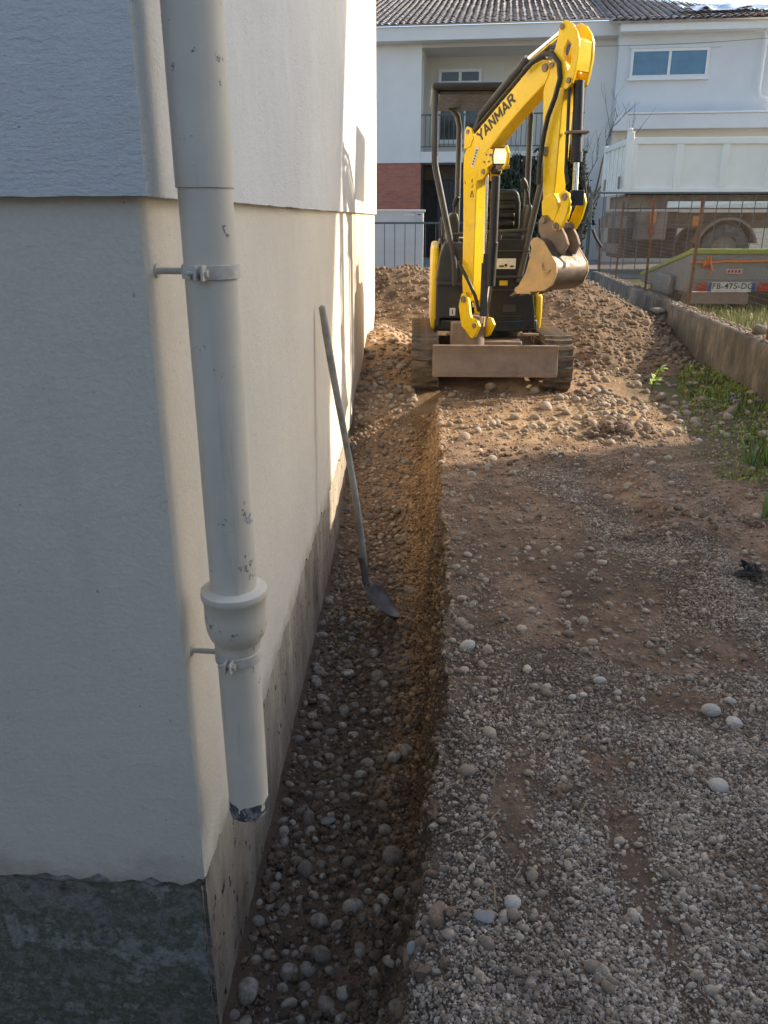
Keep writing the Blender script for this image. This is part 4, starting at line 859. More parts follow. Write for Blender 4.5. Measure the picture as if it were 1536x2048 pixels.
mb = MB(EO); mb.box(bp(.93, 2.05, .065), (.15, .13, .016)); mb.build('ram_band', M_steel, bk, .003)
# linkage, hanger, bucket
plate([(.715, 1.606), (.738, 1.642), (.812, 1.668), (.86, 1.62), (.88, 1.56), (.86, 1.49), (.82, 1.45), (.76, 1.47), (.725, 1.52)], -.012, .142).build('arm_boss', M_yel, ar, .012, seg=3)
for o0 in (-.03, .135):
    lk = plate([(.885, 1.655), (.93, 1.68), (.975, 1.66), (.995, 1.60), (.965, 1.49), (.92, 1.42), (.87, 1.41), (.845, 1.44), (.885, 1.52), (.915, 1.58)], o0, o0 + .026).build('bucket_link', M_yel, ex, .006)
    for s_, z_ in ((.945, 1.635), (.885, 1.445)):
        mb = MB(EO); mb.cyl(bp(s_, z_, o0 - .01), bp(s_, z_, o0 + .036), .024, 16); mb.build('pin', M_steel, lk, .003)
for o0 in (-.012, .112):
    plate([(.70, 1.475), (.735, 1.52), (.79, 1.525), (.848, 1.47), (.915, 1.43), (.955, 1.38), (.985, 1.32), (.945, 1.245), (.89, 1.27), (.83, 1.33), (.745, 1.34), (.71, 1.40)], o0, o0 + .03).build('hanger_plate', M_steel, ex, .006)
for s_, z_ in ((.76, 1.48), (.895, 1.44)):
    mb = MB(EO); mb.cyl(bp(s_, z_, -.04), bp(s_, z_, .17), .022, 16); mb.build('hanger_pin', M_steel, ex, .003)
BN = [(.717, 1.324), (.745, 1.36), (.783, 1.367), (.843, 1.342), (.923, 1.254), (.975, 1.196), (.990, 1.128), (.953, 1.043), (.884, 1.0), (.713, .977), (.613, .966), (.588, .985), (.60, 1.005), (.632, 1.023), (.691, 1.114), (.725, 1.224), (.736, 1.294)]
b0, b1_ = -.11, .25
bu = plate(BN, b0, b0 + .014).build('bucket', M_buck, ex, .003)
plate(BN, b1_ - .014, b1_).build('side_plate', M_buck, bu, .003)
arc = [(.783, 1.362), (.843, 1.338), (.923, 1.250), (.972, 1.193), (.987, 1.128), (.951, 1.046), (.884, 1.004), (.713, .981), (.600, .968)]
mb = MB(EO); inn = [(a - (.010 if i < 5 else .004), c - (.004 if i < 3 else -.010)) for i, (a, c) in enumerate(arc)]
mb.prism(arc + inn[::-1], FT + NN * (b0 + .012), D, Z, NN * (b1_ - b0 - .024)); mb.build('shell', M_shell, bu, ang=50)
plate([(.735, 1.25), (.79, 1.37), (.85, 1.345), (.90, 1.29), (.90, 1.26), (.80, 1.30)], b0 + .10, b1_ - .10).build('mounting_block', M_shell, bu, .006)
mb = MB(EO); mb.tube([bp(.855, 1.19, b0 - .002), bp(.858, 1.165, b0 - .014), bp(.875, 1.135, b0 - .016), bp(.915, 1.130, b0 - .014), bp(.93, 1.15, b0 - .002)], .007, 8); mb.build('lifting_eye', M_buck, bu)
plate([(.62, .962), (.76, .970), (.765, .992), (.63, .990)], b0 - .010, b0).build('side_cutter', M_buck, bu, .003)
for k in range(4):
    o0 = b0 + .008 + k * .106; plate([(.66, .962), (.66, 1.0), (.60, .990), (.535, .938), (.545, .932), (.60, .955)], o0, o0 + .042).build('tooth', M_shell, bu, .004)
mb = MB(EO); mb.tube([bp(-.118, 1.166, -.03), bp(-.06, 1.10, -.04), bp(.008, 1.025, -.04), bp(.092, .90, -.03), bp(.11, .78, .0)], .014, 10); mb.build('foot_hose', M_hose, ex)
mb = MB(EO); mb.tube([(.42, 7.12, 1.02), (.43, 7.0, .98), (.45, 6.9, .92), (.47, 6.84, .80)], .014, 10); mb.build('foot_hose', M_hose, ex)
mb = MB(EO); mb.box((.415, 7.09, .98), (.03, .03, .09)); mb.build('catch', M_white, ex, .004)
for xx in (1.0, .34):
    mb = MB(EO); mb.box((xx, 7.10, .545), (.14, .06, .02)); mb.build('step_plate', M_steel, ex, .004)
mb = MB(EO); mb.tube([bp(1.03, 1.42, .2), bp(1.05, 1.36, .22), bp(1.09, 1.30, .24)], .010, 8); mb.build('bucket_hose', M_hose, ex)
# ------------------------------------------------------------------ low concrete garden wall with posts and wire mesh
def conc_mat():
    m, nt, b = new_mat('stained_concrete'); pos = N(nt, 'ShaderNodeNewGeometry').outputs['Position']
    f = noise(nt, pos, 2.2, 8, .7); st = noise(nt, mapped(nt, pos, (5, 3.2, 1.5)), 1.0, 9, .75)
    c = ramp(nt, st, [(.32, (.08, .072, .060)), (.5, (.18, .162, .13)), (.62, (.34, .30, .23)), (.8, (.50, .46, .38))])
    c = mixc(nt, ramp(nt, f, [(.45, 0), (.65, .65)]), c, (.085, .078, .066))
    nt.links.new(c, b.inputs['Base Color']); b.inputs['Roughness'].default_value = .93
    p = bump(nt, b, noise(nt, pos, 14, 8, .7), .7, .02); bump(nt, b, noise(nt, pos, 90, 4, .7), .5, .003, p)
    return m
M_conc = conc_mat()
gwall = empty('garden_wall', (3.0, 6.9, 0), 0, 'low stained concrete garden wall running along the right side of the site', 'wall')
ys = np.arange(1.0, 16.9, .06); V = []; zr = [-.3, -.05, .06, .16, .26, .36, .44, .475, .49]
for y_ in ys:
    x0 = float(wall_x(y_)); j = float(fbm(np.array(y_ * 3), np.array(1.), 3, 201)) * .008
    row = [(x0 + .012 * float(fbm(np.array(y_ * 4), np.array(z_ * 5), 3, 203)) + (.006 if z_ > .47 else 0), y_, z_ + j) for z_ in zr]
    row += [(x0 + .06, y_, .497 + j * 1.6), (x0 + .13, y_, .495 - j), (x0 + .205, y_, .487 + j), (x0 + .215, y_, .30), (x0 + .215, y_, -.2)]
    V += row
k = len(zr) + 5; n = len(ys); V = np.array(V) - np.array([3.0, 6.9, 0])
F = [(i * k + a, (i + 1) * k + a, (i + 1) * k + a + 1, i * k + a + 1) for i in range(n - 1) for a in range(k - 1)]
obj('wall_body', np_mesh('wall_body', V, np.array(F)), M_conc, gwall)
# crumbs and grit lying on top of the wall
n = 1500; y = 4 + 12 * rng.random(n); x = wall_x(y) + rng.uniform(.03, .19, n); r = np.clip(rng.lognormal(math.log(.010), .5, n), .004, .03)
merge_stones('wall_top_grit', PEB, np.c_[x, y, np.full(n, .497)] - np.array([3.0, 6.9, 0]), r, M_cob_ga, gwall, .5)
M_rust = pm('rusty_iron', (.21, .085, .035), .35, 18, .85, dirt=(.10, .055, .035), dscale=10, bmp=(80, .5, .003))
M_wire = pm('wire', (.17, .15, .13), .2, 10, .6, .4)
fence = empty('wire_fence', (3.1, 9.85, .49), 0, 'wire mesh fence on rusty iron posts standing on the low concrete wall', 'fence')
FO = Vector((3.1, 9.85, .49))
posts = [7.2, 9.845, 12.25, 14.69, 16.46]
for i, y_ in enumerate(posts):
    x_ = float(wall_x(y_)) + .11; mb = MB(FO); lean = (.0, .01, -.01, .02, -.09)[i]; hh = (1.24, 1.24, 1.25, 1.28, 1.0)[i]
    mb.box((x_ + lean / 2, y_, .48 + hh / 2), (.034, .006, hh), Matrix.Rotation(math.atan(lean / hh), 3, 'Y')); mb.box((x_ + lean / 2, y_ + .014, .48 + hh / 2), (.006, .028, hh), Matrix.Rotation(math.atan(lean / hh), 3, 'Y'))
    mb.build('post', M_rust, fence, .001)
mb = MB(FO); yv = 7.2
while yv < 16.4:
    x_ = float(wall_x(yv)) + .10; mb.cyl((x_, yv, .50), (x_, yv, 1.62), .0016, 3, cap=False); yv += .035
for z_ in np.arange(.52, 1.64, .05):
    mb.cyl((float(wall_x(7.2)) + .10, 7.2, z_), (float(wall_x(16.4)) + .10, 16.4, z_), .0013, 3, cap=False)
mb.build('wire_mesh', M_wire, fence)

# ------------------------------------------------------------------ railings along the street
M_rail = pm('grey_railing', (.13, .15, .15), .15, 10, .5, .2)
def railing(name, x0, x1, y0, y1, z0, z1, step, label, mat, post_w=.05):
    O = Vector((x0, y0, z0)); rt_ = empty(name, O, 0, label, 'railing', 'railings along the street'); d = Vector((x1 - x0, y1 - y0, 0)); L_ = d.length; d.normalize(); ang_ = math.atan2(d.y, d.x); rot = Matrix.Rotation(ang_, 3, 'Z')
    for z_ in (z1 - .02, z0 + .10):
        mb = MB(O); mb.box(O + d * L_ / 2 + Vector((0, 0, z_ - z0)), (L_, .035, .035), rot); mb.build('rail', mat, rt_, .004)
    bar = MB(); bar.box((0, 0, (z1 - z0 - .14) / 2), (.014, .014, z1 - z0 - .14)); bm_ = bar.mesh('bar'); bm_.materials.append(mat)
    nb = int(L_ / step)
    for i in range(1, nb):
        o = bpy.data.objects.new('bar', bm_); col.objects.link(o); o.parent = rt_; p = d * (L_ * i / nb); o.location = (p.x, p.y, .11); o.rotation_euler = (0, 0, ang_)
    for t in (0, 1):
        mb = MB(O); mb.box(O + d * (L_ * t) + Vector((0, 0, (z1 - z0) / 2)), (post_w, post_w, z1 - z0 + .02), rot); mb.build('post', mat, rt_, .005)
    return rt_
railing('railing', 3.42, 9.5, 17.0, 16.9, .40, 1.97, .235, 'grey bar railing in front of the white tipper truck', M_rail, .06)
M_railg = pm('green_railing', (.075, .105, .10), .15, 10, .5, .2)
railing('railing', -3.2, 3.35, 16.2, 16.6, .30, 1.42, .195, 'dark green bar railing in front of the pale boundary wall', M_railg)
M_bwall = pm('painted_blockwork', (.56, .57, .58), .08, 3, .85, bmp=(40, .2, .004))
bw = empty('boundary_wall', (-1, 16.9, .3), 0, 'pale grey boundary wall with letterbox behind the dark railing', 'wall'); BO = Vector((-1, 16.9, .3))
mb = MB(BO); mb.bb(-6, .14, 16.9, 17.1, .25, 1.60); mb.build('wall_body', M_bwall, bw, .01)
mb = MB(BO); mb.bb(-6, .17, 16.87, 17.13, 1.60, 1.645); mb.build('coping', M_bwall, bw, .01)
mb = MB(BO); mb.bb(-.015, .115, 16.86, 16.9, 1.42, 1.60); lb = mb.build('letterbox', pm('box_grey', (.48, .49, .50), .05, 10, .5), bw, .006)
mb = MB(BO); mb.bb(.02, .08, 16.853, 16.859, 1.545, 1.565); mb.build('slot', M_blk, lb)
mb = MB(BO); mb.bb(-.25, -.04, 16.89, 16.899, 1.535, 1.56); mb.build('name_plate', M_white, bw, .002)

# ------------------------------------------------------------------ street
mb = MB(); mb.bb(-60, 60, 17.4, 23.2, .28, .325); st_ = mb.build('street', pm('street_asphalt', (.17, .168, .165), .15, 3, .9, bmp=(60, .5, .005))); tag(st_, kind='structure')

# ------------------------------------------------------------------ house across the street (left half)
M_fw = pm('white_render_far', (.62, .645, .67), .05, 1.5, .9, bmp=(40, .15, .005))
M_fwl = pm('white_render_left', (.78, .75, .70), .05, 1.5, .9, bmp=(40, .15, .005))
M_fw2 = pm('cream_render_far', (.64, .61, .545), .05, 1.5, .9)
def brick_mat():
    m, nt, b = new_mat('brick_red'); co = tco(nt); br_ = N(nt, 'ShaderNodeTexBrick'); br_.inputs['Scale'].default_value = 1.0
    br_.inputs['Brick Width'].default_value = .22; br_.inputs['Row Height'].default_value = .07; br_.inputs['Mortar Size'].default_value = .006
    br_.inputs['Color1'].default_value = (.50, .19, .115, 1); br_.inputs['Color2'].default_value = (.42, .14, .095, 1); br_.inputs['Mortar'].default_value = (.42, .22, .17, 1)
    nt.links.new(mapped(nt, co, (1, 1, 1), (R(90), 0, 0)), br_.inputs['Vector'])
    c = mixc(nt, ramp(nt, noise(nt, co, 3, 5), [(.5, 0), (.8, .5)]), br_.outputs['Color'], (.26, .11, .085))
    nt.links.new(c, b.inputs['Base Color']); b.inputs['Roughness'].default_value = .9; return m
M_brick = brick_mat()
M_ftile = pm('grey_canal_tile', (.40, .36, .335), .4, 3, .88, dirt=(.52, .46, .40), dscale=5, dlo=.56, dhi=.8, bmp=(20, .4, .01))
M_ftile2 = pm('clay_canal_tile', (.30, .155, .10), .35, 4, .88, dirt=(.36, .31, .26), dscale=6)
M_glass = pm('window_glass', (.055, .15, .25), .2, 2, .06, 0, spec=.8)
M_gdark = pm('dark_glass', (.02, .022, .026), .2, 2, .08, 0, spec=.6)
M_frame = pm('white_frame', (.72, .73, .72), .04, 10, .45)
M_dark = pm('dark_recess', (.05, .045, .04), .3, 5, .8)
ANG = R(-5.2)
fh = empty('terrace_house', (-1.2, 26.0, .3), ANG, 'white house with red brick base, recessed balcony and tiled roof behind the digger', 'house')
def part(name, mat, parent, boxes, bevel=0):
    mb = MB()
    for b_ in boxes: mb.bb(*b_)
    return mb.build(name, mat, parent, bevel)
# local frame: x along the facade, y into the house, z up from the street
part('facade_pier', M_fwl, fh, [(-5, 1.29, 0, .3, 2.72, 5.85)])
part('facade_pier', M_fwl, fh, [(5.95, 6.85, 0, .3, 0, 5.85)])
part('brick_panel', M_brick, fh, [(-5, 1.30, .02, .3, 0, 2.717)])
part('balcony_slab', M_fwl, fh, [(1.29, 5.95, -.02, 1.7, 2.72, 3.02)], .01)
part('back_wall', M_fw2, fh, [(1.25, 6.0, 1.5, 1.7, 3.02, 5.85)])
part('recess_side', M_fw2, fh, [(1.29, 1.33, .3, 1.5, 3.02, 5.85)]); part('recess_side', M_fw2, fh, [(5.91, 5.95, .3, 1.5, 3.02, 5.85)])
part('recess_ceiling', M_fw2, fh, [(1.29, 5.95, 0.003, 1.7, 5.72, 5.846)])
part('ground_floor_wall', M_dark, fh, [(1.3, 5.95, 1.2, 1.4, 0, 2.72)])
part('lintel', pm('brown_lintel', (.16, .12, .09), .2, 6, .8), fh, [(1.32, 5.9, 1.1, 1.197, 2.3, 2.7)])
part('fascia', M_fwl, fh, [(-5.3, 7.0, -.45, -.05, 5.82, 6.17)], .01)
part('soffit', M_fw2, fh, [(-5.3, 7.0, -.05, .3, 5.86, 5.95)])
part('house_core', M_fw, fh, [(-5, 6.84, 1.72, 9, 0, 5.9)])
def window(parent, x0, x1, z0, z1, y, panes, mat_g, fw=.05, dep=.06, sill=True):
    w_ = part('window', M_frame, parent, [(x0, x1, y - dep, y, z0, z0 + fw), (x0, x1, y - dep, y, z1 - fw, z1), (x0, x0 + fw, y - dep, y, z0 + fw, z1 - fw), (x1 - fw, x1, y - dep, y, z0 + fw, z1 - fw)] +
              [((x0 + (x1 - x0) * i / panes) - fw / 2, (x0 + (x1 - x0) * i / panes) + fw / 2, y - dep, y, z0 + fw, z1 - fw) for i in range(1, panes)], .004)
    for i in range(panes):
        a = x0 + (x1 - x0) * i / panes + fw / 2; c = x0 + (x1 - x0) * (i + 1) / panes - fw / 2
        part('pane', mat_g, w_, [(a, c, y - dep * .6, y - dep * .45, z0 + fw, z1 - fw)])
    if sill: part('sill', M_frame, w_, [(x0 - .05, x1 + .05, y - dep - .06, y, z0 - .06, z0)], .004)
window(fh, 1.68, 2.98, 4.98, 5.40, 1.5, 2, M_gdark, .09)
window(fh, 1.7, 3.3, 3.4, 4.75, 1.5, 2, M_gdark, .06)
part('shutter_box', M_fw2, fh, [(1.62, 3.1, 1.40, 1.498, 4.66, 4.86)], .01)
dr_ = part('door', pm('dark_door', (.05, .055, .06), .2, 6, .5), fh, [(1.75, 3.9, 1.08, 1.16, 0, 2.28)])
for i in range(10):
    xx = 1.85 + .2 * i; mb = MB(); mb.tube([(xx, 1.05, .1), (xx + .06, 1.05, .6), (xx - .04, 1.05, 1.1), (xx + .06, 1.05, 1.6), (xx, 1.05, 2.2)], .018, 6); mb.build('scroll_bar', M_railg, dr_)
part('door_mullion', M_rail, dr_, [(2.36, 2.46, 1.02, 1.08, 0, 2.28)])
br_ = part('balcony_rail', M_railg, fh, [(1.3, 5.95, -.005, .035, 3.98, 4.02), (1.3, 5.95, -.005, .035, 3.14, 3.17)])
bar = MB(); bar.box((0, 0, .41), (.018, .018, .82)); bm_ = bar.mesh('bar'); bm_.materials.append(M_railg)
for i in range(33):
    o = bpy.data.objects.new('bar', bm_); col.objects.link(o); o.parent = br_; o.location = (1.42 + .139 * i, .015, 3.17)
# canal tile roof: pans below, covers on top, first courses tile by tile
def roof(parent, x0, x1, ye, ze, slope, depth_, n_rows, cut=None, mats=(M_ftile, M_ftile2), clay_at=None, seed=0):
    rr_ = random.Random(seed); cs, sn = math.cos(slope), math.sin(slope)
    mb = MB(); mb._add([(x0, ye, ze), (x1, ye, ze), (x1 - (cut or 0), ye + depth_ * cs, ze + depth_ * sn), (x0, ye + depth_ * cs, ze + depth_ * sn)], [(0, 1, 2, 3)])
    rf = mb.build('roof', mats[0], parent); sol = rf.modifiers.new('thick', 'SOLIDIFY'); sol.thickness = .04; sol.offset = -1
    tl = .42; w_ = .195; r0, r1 = .088, .070; seg = 7; P = []; Fq = []
    for j, (yy, r_) in enumerate(((0, r0), (tl, r1))):
        for k in range(seg + 1):
            a = math.pi * k / seg; P.append((math.cos(a) * r_, yy * cs, yy * sn + math.sin(a) * r_ * .6 + (.02 if j == 0 else 0)))
    for k in range(seg): Fq.append((k, k + 1, seg + 2 + k, seg + 1 + k))
    tm = []
    for m_ in mats:
        me = bpy.data.meshes.new('tile'); me.from_pydata(P, [], Fq); smooth_me(me, 60); me.materials.append(m_); tm.append(me)
    nc = int((x1 - x0) / w_); restV = []; restF = []; base = np.array(P)
    for rw in range(n_rows):
        dd = rw * .33
        for c in range(nc):
            xx = x0 + w_ * (c + .5); lim = x1 - (cut or 0) * dd / depth_
            if xx > lim: continue
            clay_ = clay_at and clay_at(xx, dd, rr_)
            p = (xx + rr_.uniform(-.012, .012), ye + (dd - .05) * cs, ze + (dd - .05) * sn + rr_.uniform(0, .012))
            if rw < 2 and len(rf.children) < 280:
                o = bpy.data.objects.new('tile', tm[1 if clay_ or (rw == 0 and rr_.random() < .35) else 0]); col.objects.link(o); o.parent = rf; o.location = p
                o.rotation_euler = (0, 0, rr_.uniform(-.04, .04))
            else:
                restF.append(np.array(Fq) + len(restV) * len(P)); restV.append(base + np.array(p))
    if restV:
        o = obj('upper_tiles', np_mesh('upper_tiles', np.concatenate(restV), np.concatenate(restF)), mats[0], rf); o['kind'] = 'stuff'
    return rf
roof(fh, -5.4, 7.0, -.52, 6.17, R(17), 9.5, 26, seed=3)

# ------------------------------------------------------------------ right half: pale house with the wide window
rh = empty('pale_house', (5.35, 24.6, .3), ANG, 'pale blue white house with a wide sliding window and patched tile roof on the right', 'house')
part('facade', M_fw, rh, [(0, 4.4, 0, .3, 3.75, 5.78)])
part('house_core', M_fw, rh, [(0.02, 4.38, .302, 9, 0, 5.9)])
part('ledge', M_fw, rh, [(-.02, 5.2, -.45, .0, 3.44, 3.80)], .012); part('ledge_cap', M_frame, rh, [(.32, 5.2, -.49, -.1, 3.803, 3.85)], .01); part('ledge_end', M_fw, rh, [(-.05, .32, -.51, -.02, 3.40, 3.93)], .01)
part('lower_wall', M_fw2, rh, [(0.02, 5.15, -.1, .2, 0, 3.44)])
part('fascia', M_frame, rh, [(-.05, 4.62, -.40, -.02, 5.76, 5.98)], .012)
window(rh, .33, 2.35, 4.72, 5.42, 0.0, 2, M_glass, .07, .05)
part('window_reveal', M_fw, rh, [(.27, 2.62, -.045, -.002, 5.425, 5.50)])
def tarp_spot(x_, d_, r_): return 1.1 < x_ < 4.6 and .1 < d_ < .9 and r_.random() < .75
roof(rh, -.3, 4.7, -.48, 5.98, R(17), 7.2, 21, cut=4.8, clay_at=tarp_spot, seed=5)
pd = empty('rain_pipe', (9.0, 24.3, 4.3), 0, 'thin white rain pipe bending on the pale house wall at the right edge', 'downpipe'); PO = Vector((9.0, 24.3, 4.3))
mb = MB(PO); mb.tube([(8.98, 24.08, 6.2), (9.0, 24.1, 5.9), (9.0, 24.1, 4.72), (9.04, 24.08, 4.52), (9.35, 24.02, 4.38), (9.7, 23.95, 4.35)], .05, 12); mb.build('pipe', M_frame, pd)
for z_ in (5.75, 5.0):
    mb = MB(PO); mb.cyl((9.0, 24.1, z_ - .02), (9.0, 24.1, z_ + .02), .058, 12); mb.build('clip', M_frame, pd)
# plastic sheet over the damaged tiles
m, nt, b = new_mat('plastic_sheet'); b.inputs['Base Color'].default_value = (.55, .62, .70, 1); b.inputs['Roughness'].default_value = .25; M_plas = m
xs_ = np.linspace(0, 2.5, 46); ys_ = np.linspace(0, .8, 16); SX, SY = np.meshgrid(xs_, ys_); cs, sn = math.cos(R(17)), math.sin(R(17))
wv = .12 * np.clip(fbm(SX * 3, SY * 4, 4, 221) + .25, 0, 1) + .03
T = np.stack([SX + .1 * fbm(SY * 4, SX, 2, 222), SY * cs, SY * sn + wv + .07], -1).reshape(-1, 3); ii = np.arange(SX.size).reshape(SX.shape); TF = np.stack([ii[:-1, :-1], ii[:-1, 1:], ii[1:, 1:], ii[1:, :-1]], -1).reshape(-1, 4)
tp = obj('plastic_sheet', np_mesh('plastic_sheet', T, TF), M_plas, loc=(6.9, 24.6, 6.50)); tp.rotation_euler = (0, 0, ANG)
tag(tp, 'crumpled bluish plastic sheet patching the roof of the pale house', 'plastic sheet')
# overhead cable
mb = MB((3.6, 22.5, 5.3)); mb.tube([(3.6 + 8 * t, 23.6 - 1.0 * t, 5.62 + .25 * t - .12 * math.sin(math.pi * t)) for t in [i / 16 for i in range(17)]], .005, 6); o = mb.build('cable', M_blk, loc=(3.6, 22.5, 5.3)); tag(o, 'thin dark cable hanging in front of the pale house facade', 'cable')

# ------------------------------------------------------------------ tipper truck on the street
M_tw = pm('truck_white', (.88, .87, .80), .05, 2, .5, dirt=(.42, .36, .28), dscale=2.5, dlo=.62, dhi=.9)
M_mud = pm('truck_mud', (.33, .25, .19), .35, 6, .85, dirt=(.13, .085, .065), dscale=3, bmp=(30, .4, .01))
M_tyre = pm('tyre', (.12, .11, .10), .3, 10, .85, dirt=(.30, .265, .225), dscale=4, bmp=(40, .4, .006))
M_red = pm('lamp_red', (.42, .03, .02), .1, 10, .3); M_orange = pm('lamp_orange', (.75, .22, .03), .1, 10, .35)
tk = empty('tipper_truck', (6.08, 18.5, .325), R(-1.5), 'white tipper truck with ribbed bed and muddy chassis parked behind the grey railing', 'truck')
# local: x along truck (towards the cab at +x), y across (0 = near side), z from the street
bx0, bx1 = -1.62, 4.2; zb, zt = 1.66, 2.74
part('bed_side', M_tw, tk, [(bx0, bx1, .03, .07, zb, zt)])
part('bed_top_rail', M_tw, tk, [(bx0, bx1, -.03, .10, zt - .13, zt)], .01)
part('bed_bottom_rail', M_tw, tk, [(bx0, bx1, -.03, .10, zb, zb + .10)], .01)
for i in range(7):
    x_ = bx0 + .0 + (bx1 - bx0 - .16) * i / 6; part('rib', M_tw, tk, [(x_, x_ + .15, -.025, .028, zb + .10, zt - .13)], .01)
part('bed_side', M_tw, tk, [(bx0, bx1, 2.38, 2.42, zb, zt)]); part('bed_floor', M_mud, tk, [(bx0, bx1, .05, 2.4, zb + .02, zb + .1)])
cpst = part('corner_post', M_tw, tk, [(bx0 - .09, bx0 + .05, -.05, .09, zb, zt + .12)], .012)
part('post_cap', M_tw, cpst, [(bx0 - .10, bx0 - .0, -.06, .1, zt + .122, zt + .18)], .02)
part('corner_post', M_tw, tk, [(bx0 - .09, bx0 + .05, 2.34, 2.48, zb, zt + .02)], .012)
part('tailgate', M_tw, tk, [(bx0 - .05, bx0 - .01, .09, 2.34, zb, zt - .04)])
part('tailgate_rail', M_tw, tk, [(bx0 - .10, bx0 - .0, .09, 2.34, zt - .14, zt - .02)], .01); part('tailgate_rail', M_tw, tk, [(bx0 - .10, bx0 - .0, .09, 2.34, zb - .03, zb + .10)], .01)
for i in range(1, 5): part('tailgate_rib', M_tw, tk, [(bx0 - .09, bx0 - .052, .09 + 2.25 * i / 5 - .05, .09 + 2.25 * i / 5 + .05, zb + .10, zt - .14)], .01)
for i in range(2): part('latch', M_mud, tk, [(bx0 - .13, bx0 - .09, .3 + 1.6 * i, .38 + 1.6 * i, zb + .1, zb + .35)], .01)
part('chassis', M_mud, tk, [(bx0 - .1, 5.2, .75, .95, .95, 1.28), (bx0 - .1, 5.2, 1.5, 1.7, .95, 1.28), (bx0 - .05, bx0 + .1, .2, 2.3, .95, 1.2)])
part('subframe', M_mud, tk, [(bx0 + .1, bx1, .25, 2.2, 1.36, 1.62)]); part('toolbox', M_mud, tk, [(bx0 + .35, bx0 + .95, .1, .6, .72, 1.3)], .02)
part('side_skirt', M_tw, tk, [(bx0 + .9, bx1, .0, .12, 1.36, 1.50)], .02)
part('underrun_bar', M_mud, tk, [(bx0 - .12, bx0 - .02, .1, 2.35, .42, .62)], .02)
part('stored_load', pm('dark_load', (.14, .075, .055), .35, 5, .85), tk, [(bx0 + .1, bx0 + 1.4, .9, 2.1, .30, 1.3)])
for i in range(2):
    part('beacon_lamp', M_orange, tk, [(bx0 + .55 + .9 * i, bx0 + .68 + .9 * i, -.03, .0 + .05, 1.05 - .06 * i, 1.30 - .10 * i)], .02)
part('tail_lamp', M_red, tk, [(bx0 + .56, bx0 + .66, -.02, .06, .80, 1.0)], .01)
def wheel(parent, x_, y_, r_, w_, z_=None):
    z_ = z_ or r_; mb = MB(); prof = [(r_ * .55, -w_ / 2), (r_ * .93, -w_ / 2), (r_, -w_ * .36), (r_, w_ * .36), (r_ * .93, w_ / 2), (r_ * .55, w_ / 2)]
    n = 32; P = [(x_ + a * math.cos(2 * math.pi * k / n), y_ + b_, z_ + a * math.sin(2 * math.pi * k / n)) for a, b_ in prof for k in range(n)]
    Fq = [(i * n + k, i * n + (k + 1) % n, (i + 1) * n + (k + 1) % n, (i + 1) * n + k) for i in range(len(prof) - 1) for k in range(n)]
    mb._add(P, Fq); wh = mb.build('wheel', M_tyre, parent, ang=40)
    mb = MB(); mb.cyl((x_, y_ - w_ * .34, z_), (x_, y_ + w_ * .34, z_), r_ * .57, 24); mb.cyl((x_, y_ - w_ * .46, z_), (x_, y_ + w_ * .4, z_), r_ * .2, 16); mb.build('rim', M_mud, wh, .02)
wheel(tk, .62, .25, .52, .30); wheel(tk, .62, 2.15, .52, .30); wheel(tk, 4.7, .25, .52, .30); wheel(tk, 4.7, 2.15, .52, .30)
mb = MB(); arcp = [(.62 + a * math.cos(t), .52 + a * math.sin(t)) for a, ts in ((.66, range(0, 13)), (.61, range(12, -1, -1))) for t in [R(12 + 13 * k) for k in ts]]
mb.prism(arcp, (0, .02, 0), (1, 0, 0), (0, 0, 1), (0, .5, 0)); mb.build('mudguard', M_mud, tk, .006)
part('cab', M_tw, tk, [(4.35, 5.9, .05, 2.35, .6, 2.6)], .08)
# load of soil in the bed
lx = np.linspace(bx0 + .05, bx1 - .05, 40); ly = np.linspace(.1, 2.35, 16); LX, LY = np.meshgrid(lx, ly); LZ = 2.62 + .10 * fbm(LX * 1.5, LY * 1.5, 4, 231) + .12 * np.exp(-((LX - 1.5) / 1.8) ** 2)
ii = np.arange(LX.size).reshape(LX.shape); LF = np.stack([ii[:-1, :-1], ii[:-1, 1:], ii[1:, 1:], ii[1:, :-1]], -1).reshape(-1, 4)
ld = obj('soil_load', np_mesh('soil_load', np.stack([LX, LY, LZ], -1).reshape(-1, 3), LF), M_heapsoil, tk); ld['kind'] = 'stuff'

# ------------------------------------------------------------------ plant trailer on the neighbour's grass
M_galv = pm('galvanised', (.29, .29, .285), .12, 8, .5, .3, dirt=(.27, .25, .22), dscale=4, bmp=(30, .1, .003)); M_lime = pm('lime_edge', (.30, .37, .06), .12, 8, .6)
tl = empty('plant_trailer', (3.7, 11.4, .36), 0, 'grey plant trailer with lime green edge and a number plate behind the wire fence', 'trailer'); TO = Vector((3.7, 11.4, .36))
X0, X1 = 3.53, 5.35; YN, YB = 10.9, 13.2
mb = MB(TO); mb.bb(X0, X1, YN, YN + .05, .60, 1.06); tg_ = mb.build('tail_board', M_galv, tl, .01)
mb = MB(TO); mb.bb(X0 - .01, X1 + .01, YN - .03, YN + .08, 1.06, 1.125); mb.build('lime_rail', M_lime, tl, .012)
for z_ in (.99, .745):
    mb = MB(TO); mb.bb(X0 + .02, X1, YN - .014, YN - .001, z_, z_ + .03); mb.build('board_rib', M_galv, tg_, .004)
for xs in (X0, X1 - .04):
    mb = MB(TO); mb.prism([(YN + .05, .58), (YN + .05, 1.06), (YB, .64), (YB, .56)], (xs, 0, 0), (0, 1, 0), (0, 0, 1), (.04, 0, 0)); mb.build('side_board', M_galv, tl, .006)
    mb = MB(TO); d_ = Vector((0, YB - YN, .67 - 1.09)); L_ = d_.length; mb.box((xs + .02, (YN + YB) / 2, (1.09 + .67) / 2), (.085, L_, .06), Matrix.Rotation(math.atan2(d_.z, d_.y), 3, 'X')); mb.build('lime_rail', M_lime, tl, .012)
